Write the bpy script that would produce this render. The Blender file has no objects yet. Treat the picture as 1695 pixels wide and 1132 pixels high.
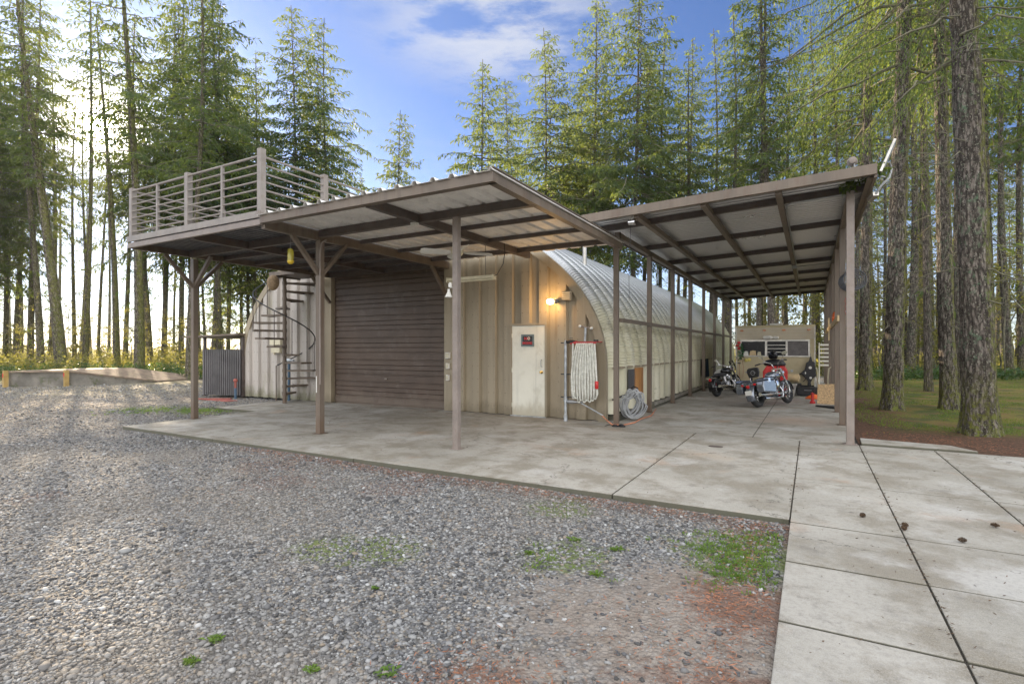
import bpy, math, random
import numpy as np
from mathutils import Vector, Matrix, noise
R = math.radians
PI = math.pi
scene = bpy.context.scene
C = scene.collection
random.seed(7)

# ------------------------------------------------------------------ camera
CAM_H = 1.55
YAW = R(29.36)
F_PX = 880.7
S_, C_ = math.sin(YAW), math.cos(YAW)
cam_d = bpy.data.cameras.new('camera')
cam = bpy.data.objects.new('camera', cam_d)
C.objects.link(cam)
cam.location = (0, 0, CAM_H)
cam.rotation_euler = (R(90), 0, YAW)
cam_d.sensor_width = 36
cam_d.lens = 36 * F_PX / 1695
cam_d.shift_y = (577 - 566) / 1695
cam_d.clip_end = 5000
cam_d.clip_start = 0.05
scene.camera = cam


def at(px, depth, z=0.0):
    """world point at a forward distance along a bearing"""
    t = (px - 847.5) / F_PX
    return Vector(((-S_ + C_ * t) * depth, (C_ + S_ * t) * depth, z))


# ------------------------------------------------------------------ helpers
ORIG = {}


def tag(o, label=None, cat=None, group=None, kind=None):
    if label: o['label'] = label
    if cat: o['category'] = cat
    if group: o['group'] = group
    if kind: o['kind'] = kind
    return o


def empty(name, loc, label=None, cat=None, group=None, rz=0):
    o = bpy.data.objects.new(name, None)
    o.empty_display_size = 0.2
    C.objects.link(o)
    o.location = loc
    o.rotation_euler = (0, 0, rz)
    ORIG[o.name] = Vector(loc)
    return tag(o, label, cat, group)


class MB:
    def __init__(s):
        s.v = []
        s.f = []

    def add(s, vs, fs):
        n = len(s.v)
        s.v += [tuple(p) for p in vs]
        s.f += [tuple(i + n for i in f) for f in fs]
        return s

    def box(s, x0, x1, y0, y1, z0, z1):
        vs = [(x0, y0, z0), (x1, y0, z0), (x1, y1, z0), (x0, y1, z0), (x0, y0, z1), (x1, y0, z1), (x1, y1, z1), (x0, y1, z1)]
        return s.add(vs, [(0, 3, 2, 1), (4, 5, 6, 7), (0, 1, 5, 4), (1, 2, 6, 5), (2, 3, 7, 6), (3, 0, 4, 7)])

    def bar(s, a, b, w, h, up=(0, 0, 1)):
        a = Vector(a); b = Vector(b)
        d = (b - a).normalized()
        u = Vector(up)
        if abs(d.dot(u)) > 0.99: u = Vector((0, 1, 0))
        x = d.cross(u).normalized(); y = x.cross(d).normalized()
        x *= w / 2; y *= h / 2
        vs = [a - x - y, a + x - y, a + x + y, a - x + y, b - x - y, b + x - y, b + x + y, b - x + y]
        return s.add(vs, [(0, 3, 2, 1), (4, 5, 6, 7), (0, 1, 5, 4), (1, 2, 6, 5), (2, 3, 7, 6), (3, 0, 4, 7)])

    def tube(s, pts, r, n=8, cap=True, r_end=None):
        pts = [Vector(p) for p in pts]
        m = len(pts)
        d0 = (pts[1] - pts[0]).normalized()
        u = Vector((0, 0, 1)) if abs(d0.z) < 0.9 else Vector((1, 0, 0))
        x = d0.cross(u).normalized()
        base = len(s.v)
        for i, p in enumerate(pts):
            d = (pts[min(i + 1, m - 1)] - pts[max(i - 1, 0)]).normalized()
            x = (x - d * x.dot(d)).normalized()
            y = d.cross(x)
            rr = (r[i] if isinstance(r, (list, tuple)) else (r if r_end is None else r + (r_end - r) * i / (m - 1)))
            for k in range(n):
                a = 2 * PI * k / n
                s.v.append(tuple(p + (x * math.cos(a) + y * math.sin(a)) * rr))
        for i in range(m - 1):
            for k in range(n):
                k2 = (k + 1) % n
                s.f.append((base + i * n + k, base + i * n + k2, base + (i + 1) * n + k2, base + (i + 1) * n + k))
        if cap:
            s.f.append(tuple(base + k for k in range(n - 1, -1, -1)))
            s.f.append(tuple(base + (m - 1) * n + k for k in range(n)))
        return s

    def lathe(s, prof, c=(0, 0, 0), n=20, axis='z', sc=(1, 1, 1)):
        base = len(s.v)
        m = len(prof)
        for (r, h) in prof:
            for k in range(n):
                a = 2 * PI * k / n
                p = (r * math.cos(a) * sc[0], r * math.sin(a) * sc[1], h * sc[2])
                if axis == 'x': p = (p[2], p[0], p[1])
                if axis == 'y': p = (p[0], p[2], p[1])
                s.v.append((p[0] + c[0], p[1] + c[1], p[2] + c[2]))
        for i in range(m - 1):
            for k in range(n):
                k2 = (k + 1) % n
                s.f.append((base + i * n + k, base + i * n + k2, base + (i + 1) * n + k2, base + (i + 1) * n + k))
        s.f.append(tuple(base + k for k in range(n - 1, -1, -1)))
        s.f.append(tuple(base + (m - 1) * n + k for k in range(n)))
        return s

    def prism(s, poly, d0, d1, axis='y'):
        """poly of 2D points extruded between d0 and d1"""
        n = len(poly)

        def P(a, b, d):
            return (a, d, b) if axis == 'y' else ((d, a, b) if axis == 'x' else (a, b, d))
        vs = [P(a, b, d0) for a, b in poly] + [P(a, b, d1) for a, b in poly]
        fs = [tuple(range(n)), tuple(range(2 * n - 1, n - 1, -1))]
        fs += [(i, (i + 1) % n, n + (i + 1) % n, n + i) for i in range(n)]
        return s.add(vs, fs)

    def torus(s, c, R0, r, axis='y', n=32, m=8, sc=1.0):
        base = len(s.v)
        for i in range(n):
            a = 2 * PI * i / n
            for k in range(m):
                b = 2 * PI * k / m
                q = R0 + r * math.cos(b)
                p = (q * math.cos(a), r * math.sin(b) * sc, q * math.sin(a))
                if axis == 'x': p = (p[1], p[0], p[2])
                if axis == 'z': p = (p[0], p[2], p[1])
                s.v.append((p[0] + c[0], p[1] + c[1], p[2] + c[2]))
        for i in range(n):
            for k in range(m):
                s.f.append((base + i * m + k, base + i * m + (k + 1) % m, base + ((i + 1) % n) * m + (k + 1) % m, base + ((i + 1) % n) * m + k))
        return s

    def build(s, name, mat, parent=None, smooth=False, bevel=0, shift=True, sub=0):
        me = bpy.data.meshes.new(name)
        off = Vector((0, 0, 0))
        if parent is not None:
            off = ORIG.get(parent.name, Vector((0, 0, 0)))
        elif shift:
            xs = [p[0] for p in s.v]; ys = [p[1] for p in s.v]; zs = [p[2] for p in s.v]
            off = Vector(((min(xs) + max(xs)) / 2, (min(ys) + max(ys)) / 2, min(zs)))
        vs = [(p[0] - off.x, p[1] - off.y, p[2] - off.z) for p in s.v]
        me.from_pydata(vs, [], s.f)
        me.materials.append(mat)
        if smooth:
            me.polygons.foreach_set('use_smooth', [True] * len(me.polygons))
        import bmesh
        bm = bmesh.new(); bm.from_mesh(me)
        bmesh.ops.recalc_face_normals(bm, faces=bm.faces)
        bm.to_mesh(me); bm.free()
        o = bpy.data.objects.new(name, me)
        C.objects.link(o)
        if parent is not None:
            o.parent = parent
        else:
            o.location = off
        ORIG[o.name] = off
        if bevel:
            md = o.modifiers.new('bevel', 'BEVEL'); md.width = bevel; md.segments = 2; md.limit_method = 'ANGLE'
        if sub:
            md = o.modifiers.new('sub', 'SUBSURF'); md.levels = sub; md.render_levels = sub
        if smooth == 'auto':
            me.polygons.foreach_set('use_smooth', [True] * len(me.polygons))
            md = o.modifiers.new('es', 'EDGE_SPLIT'); md.split_angle = R(35)
        return o


def raw_mesh(name, verts, faces_flat, nper, mat, smooth=False):
    """fast mesh from numpy; every face has nper corners"""
    me = bpy.data.meshes.new(name)
    verts = np.asarray(verts, dtype=np.float32)
    faces_flat = np.asarray(faces_flat, dtype=np.int32).ravel()
    nf = len(faces_flat) // nper
    me.vertices.add(len(verts)); me.vertices.foreach_set('co', verts.ravel())
    me.loops.add(len(faces_flat)); me.loops.foreach_set('vertex_index', faces_flat)
    me.polygons.add(nf)
    me.polygons.foreach_set('loop_start', np.arange(0, nf * nper, nper, dtype=np.int32))
    me.polygons.foreach_set('loop_total', np.full(nf, nper, dtype=np.int32))
    if smooth: me.polygons.foreach_set('use_smooth', np.ones(nf, dtype=bool))
    me.update(calc_edges=True)
    me.validate()
    me.materials.append(mat)
    return me


def link(name, me, parent=None, loc=(0, 0, 0)):
    o = bpy.data.objects.new(name, me)
    C.objects.link(o)
    o.location = loc
    if parent is not None: o.parent = parent
    return o


# ------------------------------------------------------------------ materials
class NT:
    def __init__(s, m):
        m.use_nodes = True
        s.t = m.node_tree; s.n = s.t.nodes; s.l = s.t.links
        s.n.clear()
        s.out = s.n.new('ShaderNodeOutputMaterial' if not isinstance(m, bpy.types.World) else 'ShaderNodeOutputWorld')

    def node(s, typ, **kw):
        nd = s.n.new('ShaderNode' + typ)
        for k, v in kw.items():
            if k in nd.bl_rna.properties: setattr(nd, k, v)
            else: nd.inputs[k].default_value = v
        return nd

    def put(s, a, b):
        s.l.new(a, b)

    def val(s, sock, x):
        if isinstance(x, bpy.types.NodeSocket): s.l.new(x, sock)
        else: sock.default_value = x

    def math(s, op, a, b=0.0, c=0.0, clamp=False):
        nd = s.n.new('ShaderNodeMath'); nd.operation = op; nd.use_clamp = clamp
        s.val(nd.inputs[0], a); s.val(nd.inputs[1], b)
        if len(nd.inputs) > 2: s.val(nd.inputs[2], c)
        return nd.outputs[0]

    def vmath(s, op, a, b=(0, 0, 0), out=0):
        nd = s.n.new('ShaderNodeVectorMath'); nd.operation = op
        s.val(nd.inputs[0], a); s.val(nd.inputs[1], b)
        return nd.outputs[out]

    def mix(s, f, a, b, mode='MIX'):
        nd = s.n.new('ShaderNodeMix'); nd.data_type = 'RGBA'; nd.blend_type = mode
        s.val(nd.inputs[0], f)
        s.val(nd.inputs[6], a if isinstance(a, bpy.types.NodeSocket) else tuple(a) + (1,) * (4 - len(a)))
        s.val(nd.inputs[7], b if isinstance(b, bpy.types.NodeSocket) else tuple(b) + (1,) * (4 - len(b)))
        return nd.outputs[2]

    def ramp(s, x, p0, p1, smooth=True):
        nd = s.n.new('ShaderNodeMapRange'); nd.interpolation_type = 'SMOOTHSTEP' if smooth else 'LINEAR'
        s.val(nd.inputs[0], x); nd.inputs[1].default_value = p0; nd.inputs[2].default_value = p1
        return nd.outputs[0]

    def pos(s):
        return s.n.new('ShaderNodeNewGeometry').outputs['Position']

    def obj(s):
        return s.n.new('ShaderNodeTexCoord').outputs['Object']

    def noise(s, vec, scale, detail=4, rough=0.55, col=False):
        nd = s.node('TexNoise')
        nd.inputs['Scale'].default_value = scale; nd.inputs['Detail'].default_value = detail
        nd.inputs['Roughness'].default_value = rough
        s.put(vec, nd.inputs['Vector'])
        return nd.outputs['Color' if col else 'Fac']

    def sc(s, vec, v):
        return s.vmath('MULTIPLY', vec, v)

    def bump(s, h, strength=0.3, dist=0.02, normal=None):
        nd = s.n.new('ShaderNodeBump')
        nd.inputs['Strength'].default_value = strength; nd.inputs['Distance'].default_value = dist
        s.put(h, nd.inputs['Height'])
        if normal is not None: s.put(normal, nd.inputs['Normal'])
        return nd.outputs[0]

    def bsdf(s, col, rough=0.6, metal=0.0, normal=None, spec=0.5, **kw):
        nd = s.n.new('ShaderNodeBsdfPrincipled')
        s.val(nd.inputs['Base Color'], col if isinstance(col, bpy.types.NodeSocket) else tuple(col) + (1,))
        s.val(nd.inputs['Roughness'], rough); s.val(nd.inputs['Metallic'], metal)
        nd.inputs['Specular IOR Level'].default_value = spec
        for k, v in kw.items(): s.val(nd.inputs[k.replace('_', ' ')], v)
        if normal is not None: s.put(normal, nd.inputs['Normal'])
        return nd.outputs[0]

    def done(s, sh):
        s.put(sh, s.out.inputs[0])


def M(name, col, rough=0.6, metal=0.0, var=0.25, scale=4.0, dirt=None, dirt_amt=0.0, bump=0.0, bscale=60, spec=0.5, streak=False, splash=None, **kw):
    """weathered surface: base colour, low-frequency tone variation, patches of dirt, fine bump"""
    m = bpy.data.materials.new(name)
    t = NT(m)
    p = t.pos()
    pv = t.sc(p, (1, 1, 0.18)) if streak else p
    n1 = t.noise(pv, scale, 5, 0.6)
    lo = tuple(c * (1 - var) for c in col); hi = tuple(min(c * (1 + var), 1) for c in col)
    c = t.mix(t.ramp(n1, 0.3, 0.7), lo, hi)
    if dirt is not None:
        n2 = t.noise(pv, scale * 2.3, 6, 0.7)
        c = t.mix(t.math('MULTIPLY', t.ramp(n2, 0.5, 0.68), dirt_amt), c, dirt)
    if splash:
        sz = t.n.new('ShaderNodeSeparateXYZ'); t.put(p, sz.inputs[0])
        q1 = t.math('ADD', sz.outputs[2], t.math('MULTIPLY', t.math('SUBTRACT', t.noise(t.sc(p, (1, 1, 0.5)), 3.5, 6, 0.7), 0.5), 0.9))
        c = t.mix(t.math('MULTIPLY', t.math('SUBTRACT', 1, t.ramp(q1, 0.05, 0.42)), 0.7), c, splash)
        st = t.noise(t.sc(p, (5.5, 5.5, 0.22)), 1.6, 5, 0.65)
        c = t.mix(t.math('MULTIPLY', t.ramp(st, 0.54, 0.70), 0.32), c, tuple(x * 0.55 for x in col))
    rr = t.math('ADD', rough - 0.08, t.math('MULTIPLY', n1, 0.16))
    nrm = None
    if bump:
        nrm = t.bump(t.noise(p, bscale, 3), bump, 0.01)
    t.done(t.bsdf(c, rr, metal, nrm, spec, **kw))
    return m


mt = {}
mt['steel'] = M('brown_painted_steel', (0.15, 0.118, 0.090), 0.5, 0, 0.18, 3, (0.12, 0.07, 0.045), 0.45, 0.1, 90, streak=True, splash=(0.13, 0.085, 0.055))
mt['steel_dark'] = M('dark_brown_steel', (0.10, 0.082, 0.074), 0.5, 0, 0.2, 5, (0.12, 0.06, 0.035), 0.5, 0.1, 60)
mt['steel_pale'] = M('pale_taupe_paint', (0.245, 0.205, 0.18), 0.5, 0, 0.12, 5, (0.2, 0.14, 0.1), 0.4)
mt['rail'] = M('pale_railing_paint', (0.26, 0.23, 0.205), 0.5, 0, 0.12, 5, (0.2, 0.14, 0.1), 0.4)
mt['sheet'] = M('pale_roofing_underside', (0.78, 0.76, 0.73), 0.5, 0.0, 0.1, 2, (0.3, 0.28, 0.25), 0.3)
mt['sheet_galv'] = M('galvanised_roofing', (0.55, 0.54, 0.53), 0.3, 0.6, 0.05, 1.0)
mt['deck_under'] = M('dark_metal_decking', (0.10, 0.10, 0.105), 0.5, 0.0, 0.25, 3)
mt['tan_wall'] = M('tan_siding_paint', (0.325, 0.272, 0.19), 0.5, 0, 0.14, 1.2, (0.22, 0.175, 0.11), 0.4, 0.05, 40, streak=True, splash=(0.17, 0.14, 0.09))
mt['lit_wall'] = M('lit_siding_paint', (0.47, 0.43, 0.39), 0.5, 0, 0.12, 1.2, (0.26, 0.24, 0.14), 0.45, 0.05, 40, streak=True, splash=(0.15, 0.15, 0.07))  # same paint as the tan siding, lightened in colour for brighter light
mt['door_brown'] = M('brown_garage_door', (0.092, 0.062, 0.044), 0.5, 0, 0.2, 1.5, (0.16, 0.125, 0.105), 0.5, 0.08, 50, splash=(0.16, 0.125, 0.095))
mt['door_white'] = M('cream_door_paint', (0.74, 0.72, 0.62), 0.45, 0, 0.06, 1.5, (0.42, 0.38, 0.26), 0.3, splash=(0.36, 0.31, 0.21))
mt['brass'] = M('brass', (0.7, 0.5, 0.18), 0.25, 1)
mt['chrome'] = M('chrome', (0.75, 0.75, 0.76), 0.12, 1, 0.05)
mt['black'] = M('black_plastic', (0.015, 0.015, 0.017), 0.45)
mt['black_gloss'] = M('black_gloss', (0.01, 0.01, 0.012), 0.15)
mt['rubber'] = M('tyre_rubber', (0.018, 0.018, 0.018), 0.8)
mt['white'] = M('white_plastic', (0.72, 0.71, 0.66), 0.45, 0, 0.06)
mt['cream'] = M('cream_plastic', (0.60, 0.55, 0.40), 0.5, 0, 0.1)
mt['grey'] = M('grey_metal', (0.34, 0.35, 0.36), 0.4, 0.6, 0.15)
mt['pipe'] = M('galvanised_pipe', (0.42, 0.45, 0.47), 0.45, 0.5, 0.25, 8, (0.25, 0.2, 0.15), 0.5)
mt['red'] = M('red_paint', (0.42, 0.02, 0.02), 0.35)
mt['redbright'] = M('bright_red_vinyl', (0.58, 0.02, 0.018), 0.3)
mt['hose_white'] = M('white_canvas_hose', (0.66, 0.66, 0.60), 0.75, 0, 0.15, 14, (0.35, 0.37, 0.25), 0.5)
mt['hose_grey'] = M('grey_vinyl_hose', (0.33, 0.34, 0.35), 0.45, 0, 0.15)
mt['orange'] = M('orange_plastic', (0.85, 0.16, 0.03), 0.45)
mt['hose_orange'] = M('faded_orange_cord', (0.55, 0.22, 0.12), 0.55)
mt['yellow_trap'] = M('yellow_translucent_plastic', (0.75, 0.66, 0.10), 0.25, 0, 0.1, Transmission_Weight=0.5)
mt['wicker'] = M('tan_disc', (0.30, 0.21, 0.12), 0.7, 0, 0.2, 20, bump=0.3)
mt['wood'] = M('stained_board', (0.42, 0.20, 0.065), 0.55, 0, 0.2, 6, (0.3, 0.13, 0.04), 0.5, streak=True)
mt['lumber'] = M('pale_lumber', (0.55, 0.42, 0.24), 0.65, 0, 0.15, 6)
mt['osb'] = M('strand_board', (0.50, 0.34, 0.18), 0.7, 0, 0.35, 30, (0.32, 0.2, 0.1), 0.7)
mt['post_yellow'] = M('yellow_post', (0.40, 0.27, 0.09), 0.6, 0, 0.2)
mt['rampwood'] = M('weathered_ramp_boards', (0.22, 0.165, 0.125), 0.8, 0, 0.3, 3, (0.15, 0.2, 0.05), 0.4, 0.3, 20)
mt['ramp_side'] = M('mossy_block_wall', (0.22, 0.205, 0.18), 0.9, 0, 0.4, 1.1, (0.07, 0.085, 0.025), 0.95, 0.6, 25)
mt['trailer'] = M('yellowed_trailer_siding', (0.50, 0.43, 0.27), 0.4, 0, 0.06, 2, (0.45, 0.36, 0.2), 0.3)
mt['trailer_top'] = M('pale_trailer_siding', (0.52, 0.46, 0.35), 0.4, 0, 0.06, 2, (0.45, 0.36, 0.2), 0.3)
mt['alu'] = M('dull_aluminium', (0.5, 0.48, 0.44), 0.4, 0.8)
mt['glass_dark'] = M('dark_glass', (0.006, 0.006, 0.008), 0.2, 0, 0.3, 3, spec=0.2)
mt['curtain'] = M('grey_curtain', (0.16, 0.15, 0.15), 0.9, 0, 0.2, 9)
mt['bikeblue'] = M('metallic_slate_paint', (0.20, 0.22, 0.26), 0.18, 0.65, 0.08, Coat_Weight=0.8)
mt['enclosure'] = M('grey_ribbed_panel', (0.115, 0.11, 0.112), 0.55, 0.2, 0.2, 2)
mt['clear'] = M('milky_plastic', (0.62, 0.62, 0.58), 0.3, 0, 0.08, Transmission_Weight=0.3)
mt['lens_amber'] = M('amber_lens', (0.45, 0.16, 0.04), 0.2)
mt['redlens'] = M('red_lens', (0.5, 0.01, 0.01), 0.15)
mt['leafgreen'] = M('plastic_leaf_green', (0.05, 0.16, 0.06), 0.5)
mt['bluepipe'] = M('blue_painted_pipe', (0.06, 0.11, 0.17), 0.5)
mt['cone'] = M('cone_brown', (0.09, 0.055, 0.03), 0.8, 0, 0.3, 40)
mt['navy'] = M('dark_teal_cloth', (0.012, 0.035, 0.06), 0.9)
mt['earthred'] = M('faded_red_mat', (0.30, 0.09, 0.07), 0.8)


def hut_metal():
    m = bpy.data.materials.new('arch_steel_panel')
    t = NT(m); p = t.pos()
    z = t.n.new('ShaderNodeSeparateXYZ'); t.put(p, z.inputs[0])
    n1 = t.noise(t.sc(p, (1, 1, 0.35)), 2.2, 6, 0.65)
    n2 = t.noise(p, 14, 5, 0.7)
    cream = t.mix(t.ramp(n1, 0.3, 0.7), (0.56, 0.53, 0.37), (0.66, 0.63, 0.50))
    sky_sheen = t.mix(t.ramp(n1, 0.3, 0.7), (0.50, 0.52, 0.55), (0.62, 0.64, 0.67))
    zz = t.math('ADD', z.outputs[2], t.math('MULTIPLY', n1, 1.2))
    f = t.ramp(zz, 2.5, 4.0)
    c = t.mix(f, cream, sky_sheen)  # upper shell coloured blue-grey to paint in the sky's reflection
    moss = t.math('MULTIPLY', t.ramp(n2, 0.56, 0.70), t.ramp(n1, 0.45, 0.6))
    c = t.mix(t.math('MULTIPLY', moss, 0.6), c, (0.15, 0.16, 0.06))
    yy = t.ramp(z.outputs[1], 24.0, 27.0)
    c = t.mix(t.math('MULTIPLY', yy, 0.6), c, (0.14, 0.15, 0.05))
    t.done(t.bsdf(c, t.math('ADD', 0.32, t.math('MULTIPLY', n2, 0.2)), t.math('ADD', 0.15, t.math('MULTIPLY', f, 0.55))))
    return m


def concrete():
    m = bpy.data.materials.new('stained_concrete')
    t = NT(m); p = t.pos()
    big = t.noise(p, 0.45, 5, 0.6)
    mid = t.noise(t.vmath('ADD', p, (13, 5, 0)), 1.5, 7, 0.68)
    fine = t.noise(p, 160, 3, 0.7)
    c = t.mix(t.ramp(big, 0.34, 0.64), (0.25, 0.235, 0.195), (0.375, 0.355, 0.31))
    c = t.mix(t.math('MULTIPLY', t.ramp(mid, 0.44, 0.62), 0.85), c, (0.17, 0.145, 0.10))
    blot = t.noise(t.vmath('ADD', p, (3, 31, 0)), 3.2, 6, 0.75)
    c = t.mix(t.math('MULTIPLY', t.ramp(blot, 0.53, 0.67), 0.6), c, (0.135, 0.12, 0.10))
    rust = t.noise(t.vmath('ADD', p, (40, 2, 0)), 0.9, 5, 0.6)
    c = t.mix(t.math('MULTIPLY', t.ramp(rust, 0.58, 0.74), 0.45), c, (0.40, 0.22, 0.11))
    pale = t.noise(t.vmath('ADD', p, (7, 77, 0)), 0.8, 6, 0.65)
    c = t.mix(t.math('MULTIPLY', t.ramp(pale, 0.54, 0.66), 0.6), c, (0.46, 0.45, 0.425))

    def blob(x, y, r, col, amt):
        nonlocal c
        d = t.vmath('DISTANCE', t.vmath('ADD', p, t.vmath('SCALE', t.noise(p, 2.5, 4, 0.6, True), (0, 0, 0))), (x, y, 0), 1)
        d = t.math('ADD', d, t.math('MULTIPLY', mid, r * 1.5))
        k = t.math('MULTIPLY', t.math('SUBTRACT', 1.0, t.ramp(d, r * 0.8, r * 1.9)), amt)
        c = t.mix(k, c, col)
    blob(-5.1, 6.7, 0.42, (0.33, 0.16, 0.10), 0.75)
    blob(-7.9, 6.2, 0.5, (0.42, 0.25, 0.13), 0.5)
    blob(-0.9, 8.6, 0.7, (0.46, 0.31, 0.18), 0.5)
    blob(-1.6, 5.8, 0.28, (0.44, 0.24, 0.12), 0.7)
    blob(-3.2, 7.2, 0.6, (0.22, 0.20, 0.15), 0.5)
    blob(0.2, 13.5, 1.3, (0.38, 0.24, 0.15), 0.6)
    blob(-1.2, 14.6, 1.0, (0.30, 0.22, 0.15), 0.6)
    blob(-2.4, 12.8, 0.9, (0.36, 0.27, 0.19), 0.5)
    blob(-6.2, 9.2, 0.9, (0.20, 0.19, 0.16), 0.5)
    blob(-1.0, 17.5, 1.8, (0.26, 0.21, 0.17), 0.55)
    blob(-0.4, 2.6, 1.0, (0.17, 0.16, 0.145), 0.5)
    blob(-9.5, 9.0, 0.9, (0.24, 0.21, 0.16), 0.5)
    vor = t.node('TexVoronoi'); vor.inputs['Scale'].default_value = 95; t.put(p, vor.inputs['Vector'])
    speck = t.math('MULTIPLY', t.math('SUBTRACT', 1, t.ramp(vor.outputs['Distance'], 0.12, 0.3)), t.ramp(t.noise(p, 30, 2), 0.5, 0.62))
    c = t.mix(t.math('MULTIPLY', speck, 0.55), c, (0.13, 0.125, 0.115))
    c = t.mix(t.math('MULTIPLY', t.ramp(fine, 0.35, 0.7), 0.35), c, (0.55, 0.53, 0.50))
    ck = t.node('TexVoronoi'); ck.feature = 'DISTANCE_TO_EDGE'; ck.inputs['Scale'].default_value = 0.33
    t.put(t.vmath('ADD', p, t.vmath('SCALE', t.noise(p, 1.6, 6, 0.7, True), (0, 0, 0))), ck.inputs['Vector'])
    for l in list(ck.inputs['Vector'].links): l.from_node.inputs[1].links[0].from_node.inputs['Scale'].default_value = 0.9
    line = t.math('MULTIPLY', t.math('SUBTRACT', 1, t.ramp(ck.outputs['Distance'], 0.001, 0.0035)), t.ramp(t.noise(t.vmath('ADD', p, (5, 5, 0)), 0.5, 2), 0.52, 0.56))
    c = t.mix(t.math('MULTIPLY', line, 0.75), c, (0.06, 0.055, 0.045))
    dp = t.node('TexVoronoi'); dp.inputs['Scale'].default_value = 2.6; t.put(p, dp.inputs['Vector'])
    drop = t.math('SUBTRACT', 1, t.ramp(t.math('ADD', dp.outputs['Distance'], t.math('MULTIPLY', fine, 0.03)), 0.05, 0.10))
    c = t.mix(t.math('MULTIPLY', t.math('MULTIPLY', drop, t.ramp(t.noise(t.vmath('ADD', p, (50, 5, 0)), 0.4, 2), 0.5, 0.6)), 0.55), c, (0.09, 0.08, 0.07))
    agg = t.noise(p, 26, 4, 0.75)
    c = t.mix(t.math('MULTIPLY', t.ramp(agg, 0.46, 0.64), 0.24), c, (0.15, 0.145, 0.135))
    gn_ = t.n.new('ShaderNodeNewGeometry'); gs = t.n.new('ShaderNodeSeparateXYZ'); t.put(gn_.outputs['True Normal'], gs.inputs[0])
    c = t.mix(t.math('MULTIPLY', t.math('SUBTRACT', 1, t.ramp(gs.outputs[2], 0.2, 0.6)), 0.85), c, t.mix(mid, (0.05, 0.055, 0.025), (0.11, 0.10, 0.075)))
    h = t.math('ADD', t.math('MULTIPLY', fine, 0.6), t.math('MULTIPLY', t.noise(p, 45, 4), 0.7))
    t.done(t.bsdf(c, t.math('ADD', 0.62, t.math('MULTIPLY', mid, 0.3)), 0, t.bump(h, 0.35, 0.006), 0.35))
    return m


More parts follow.
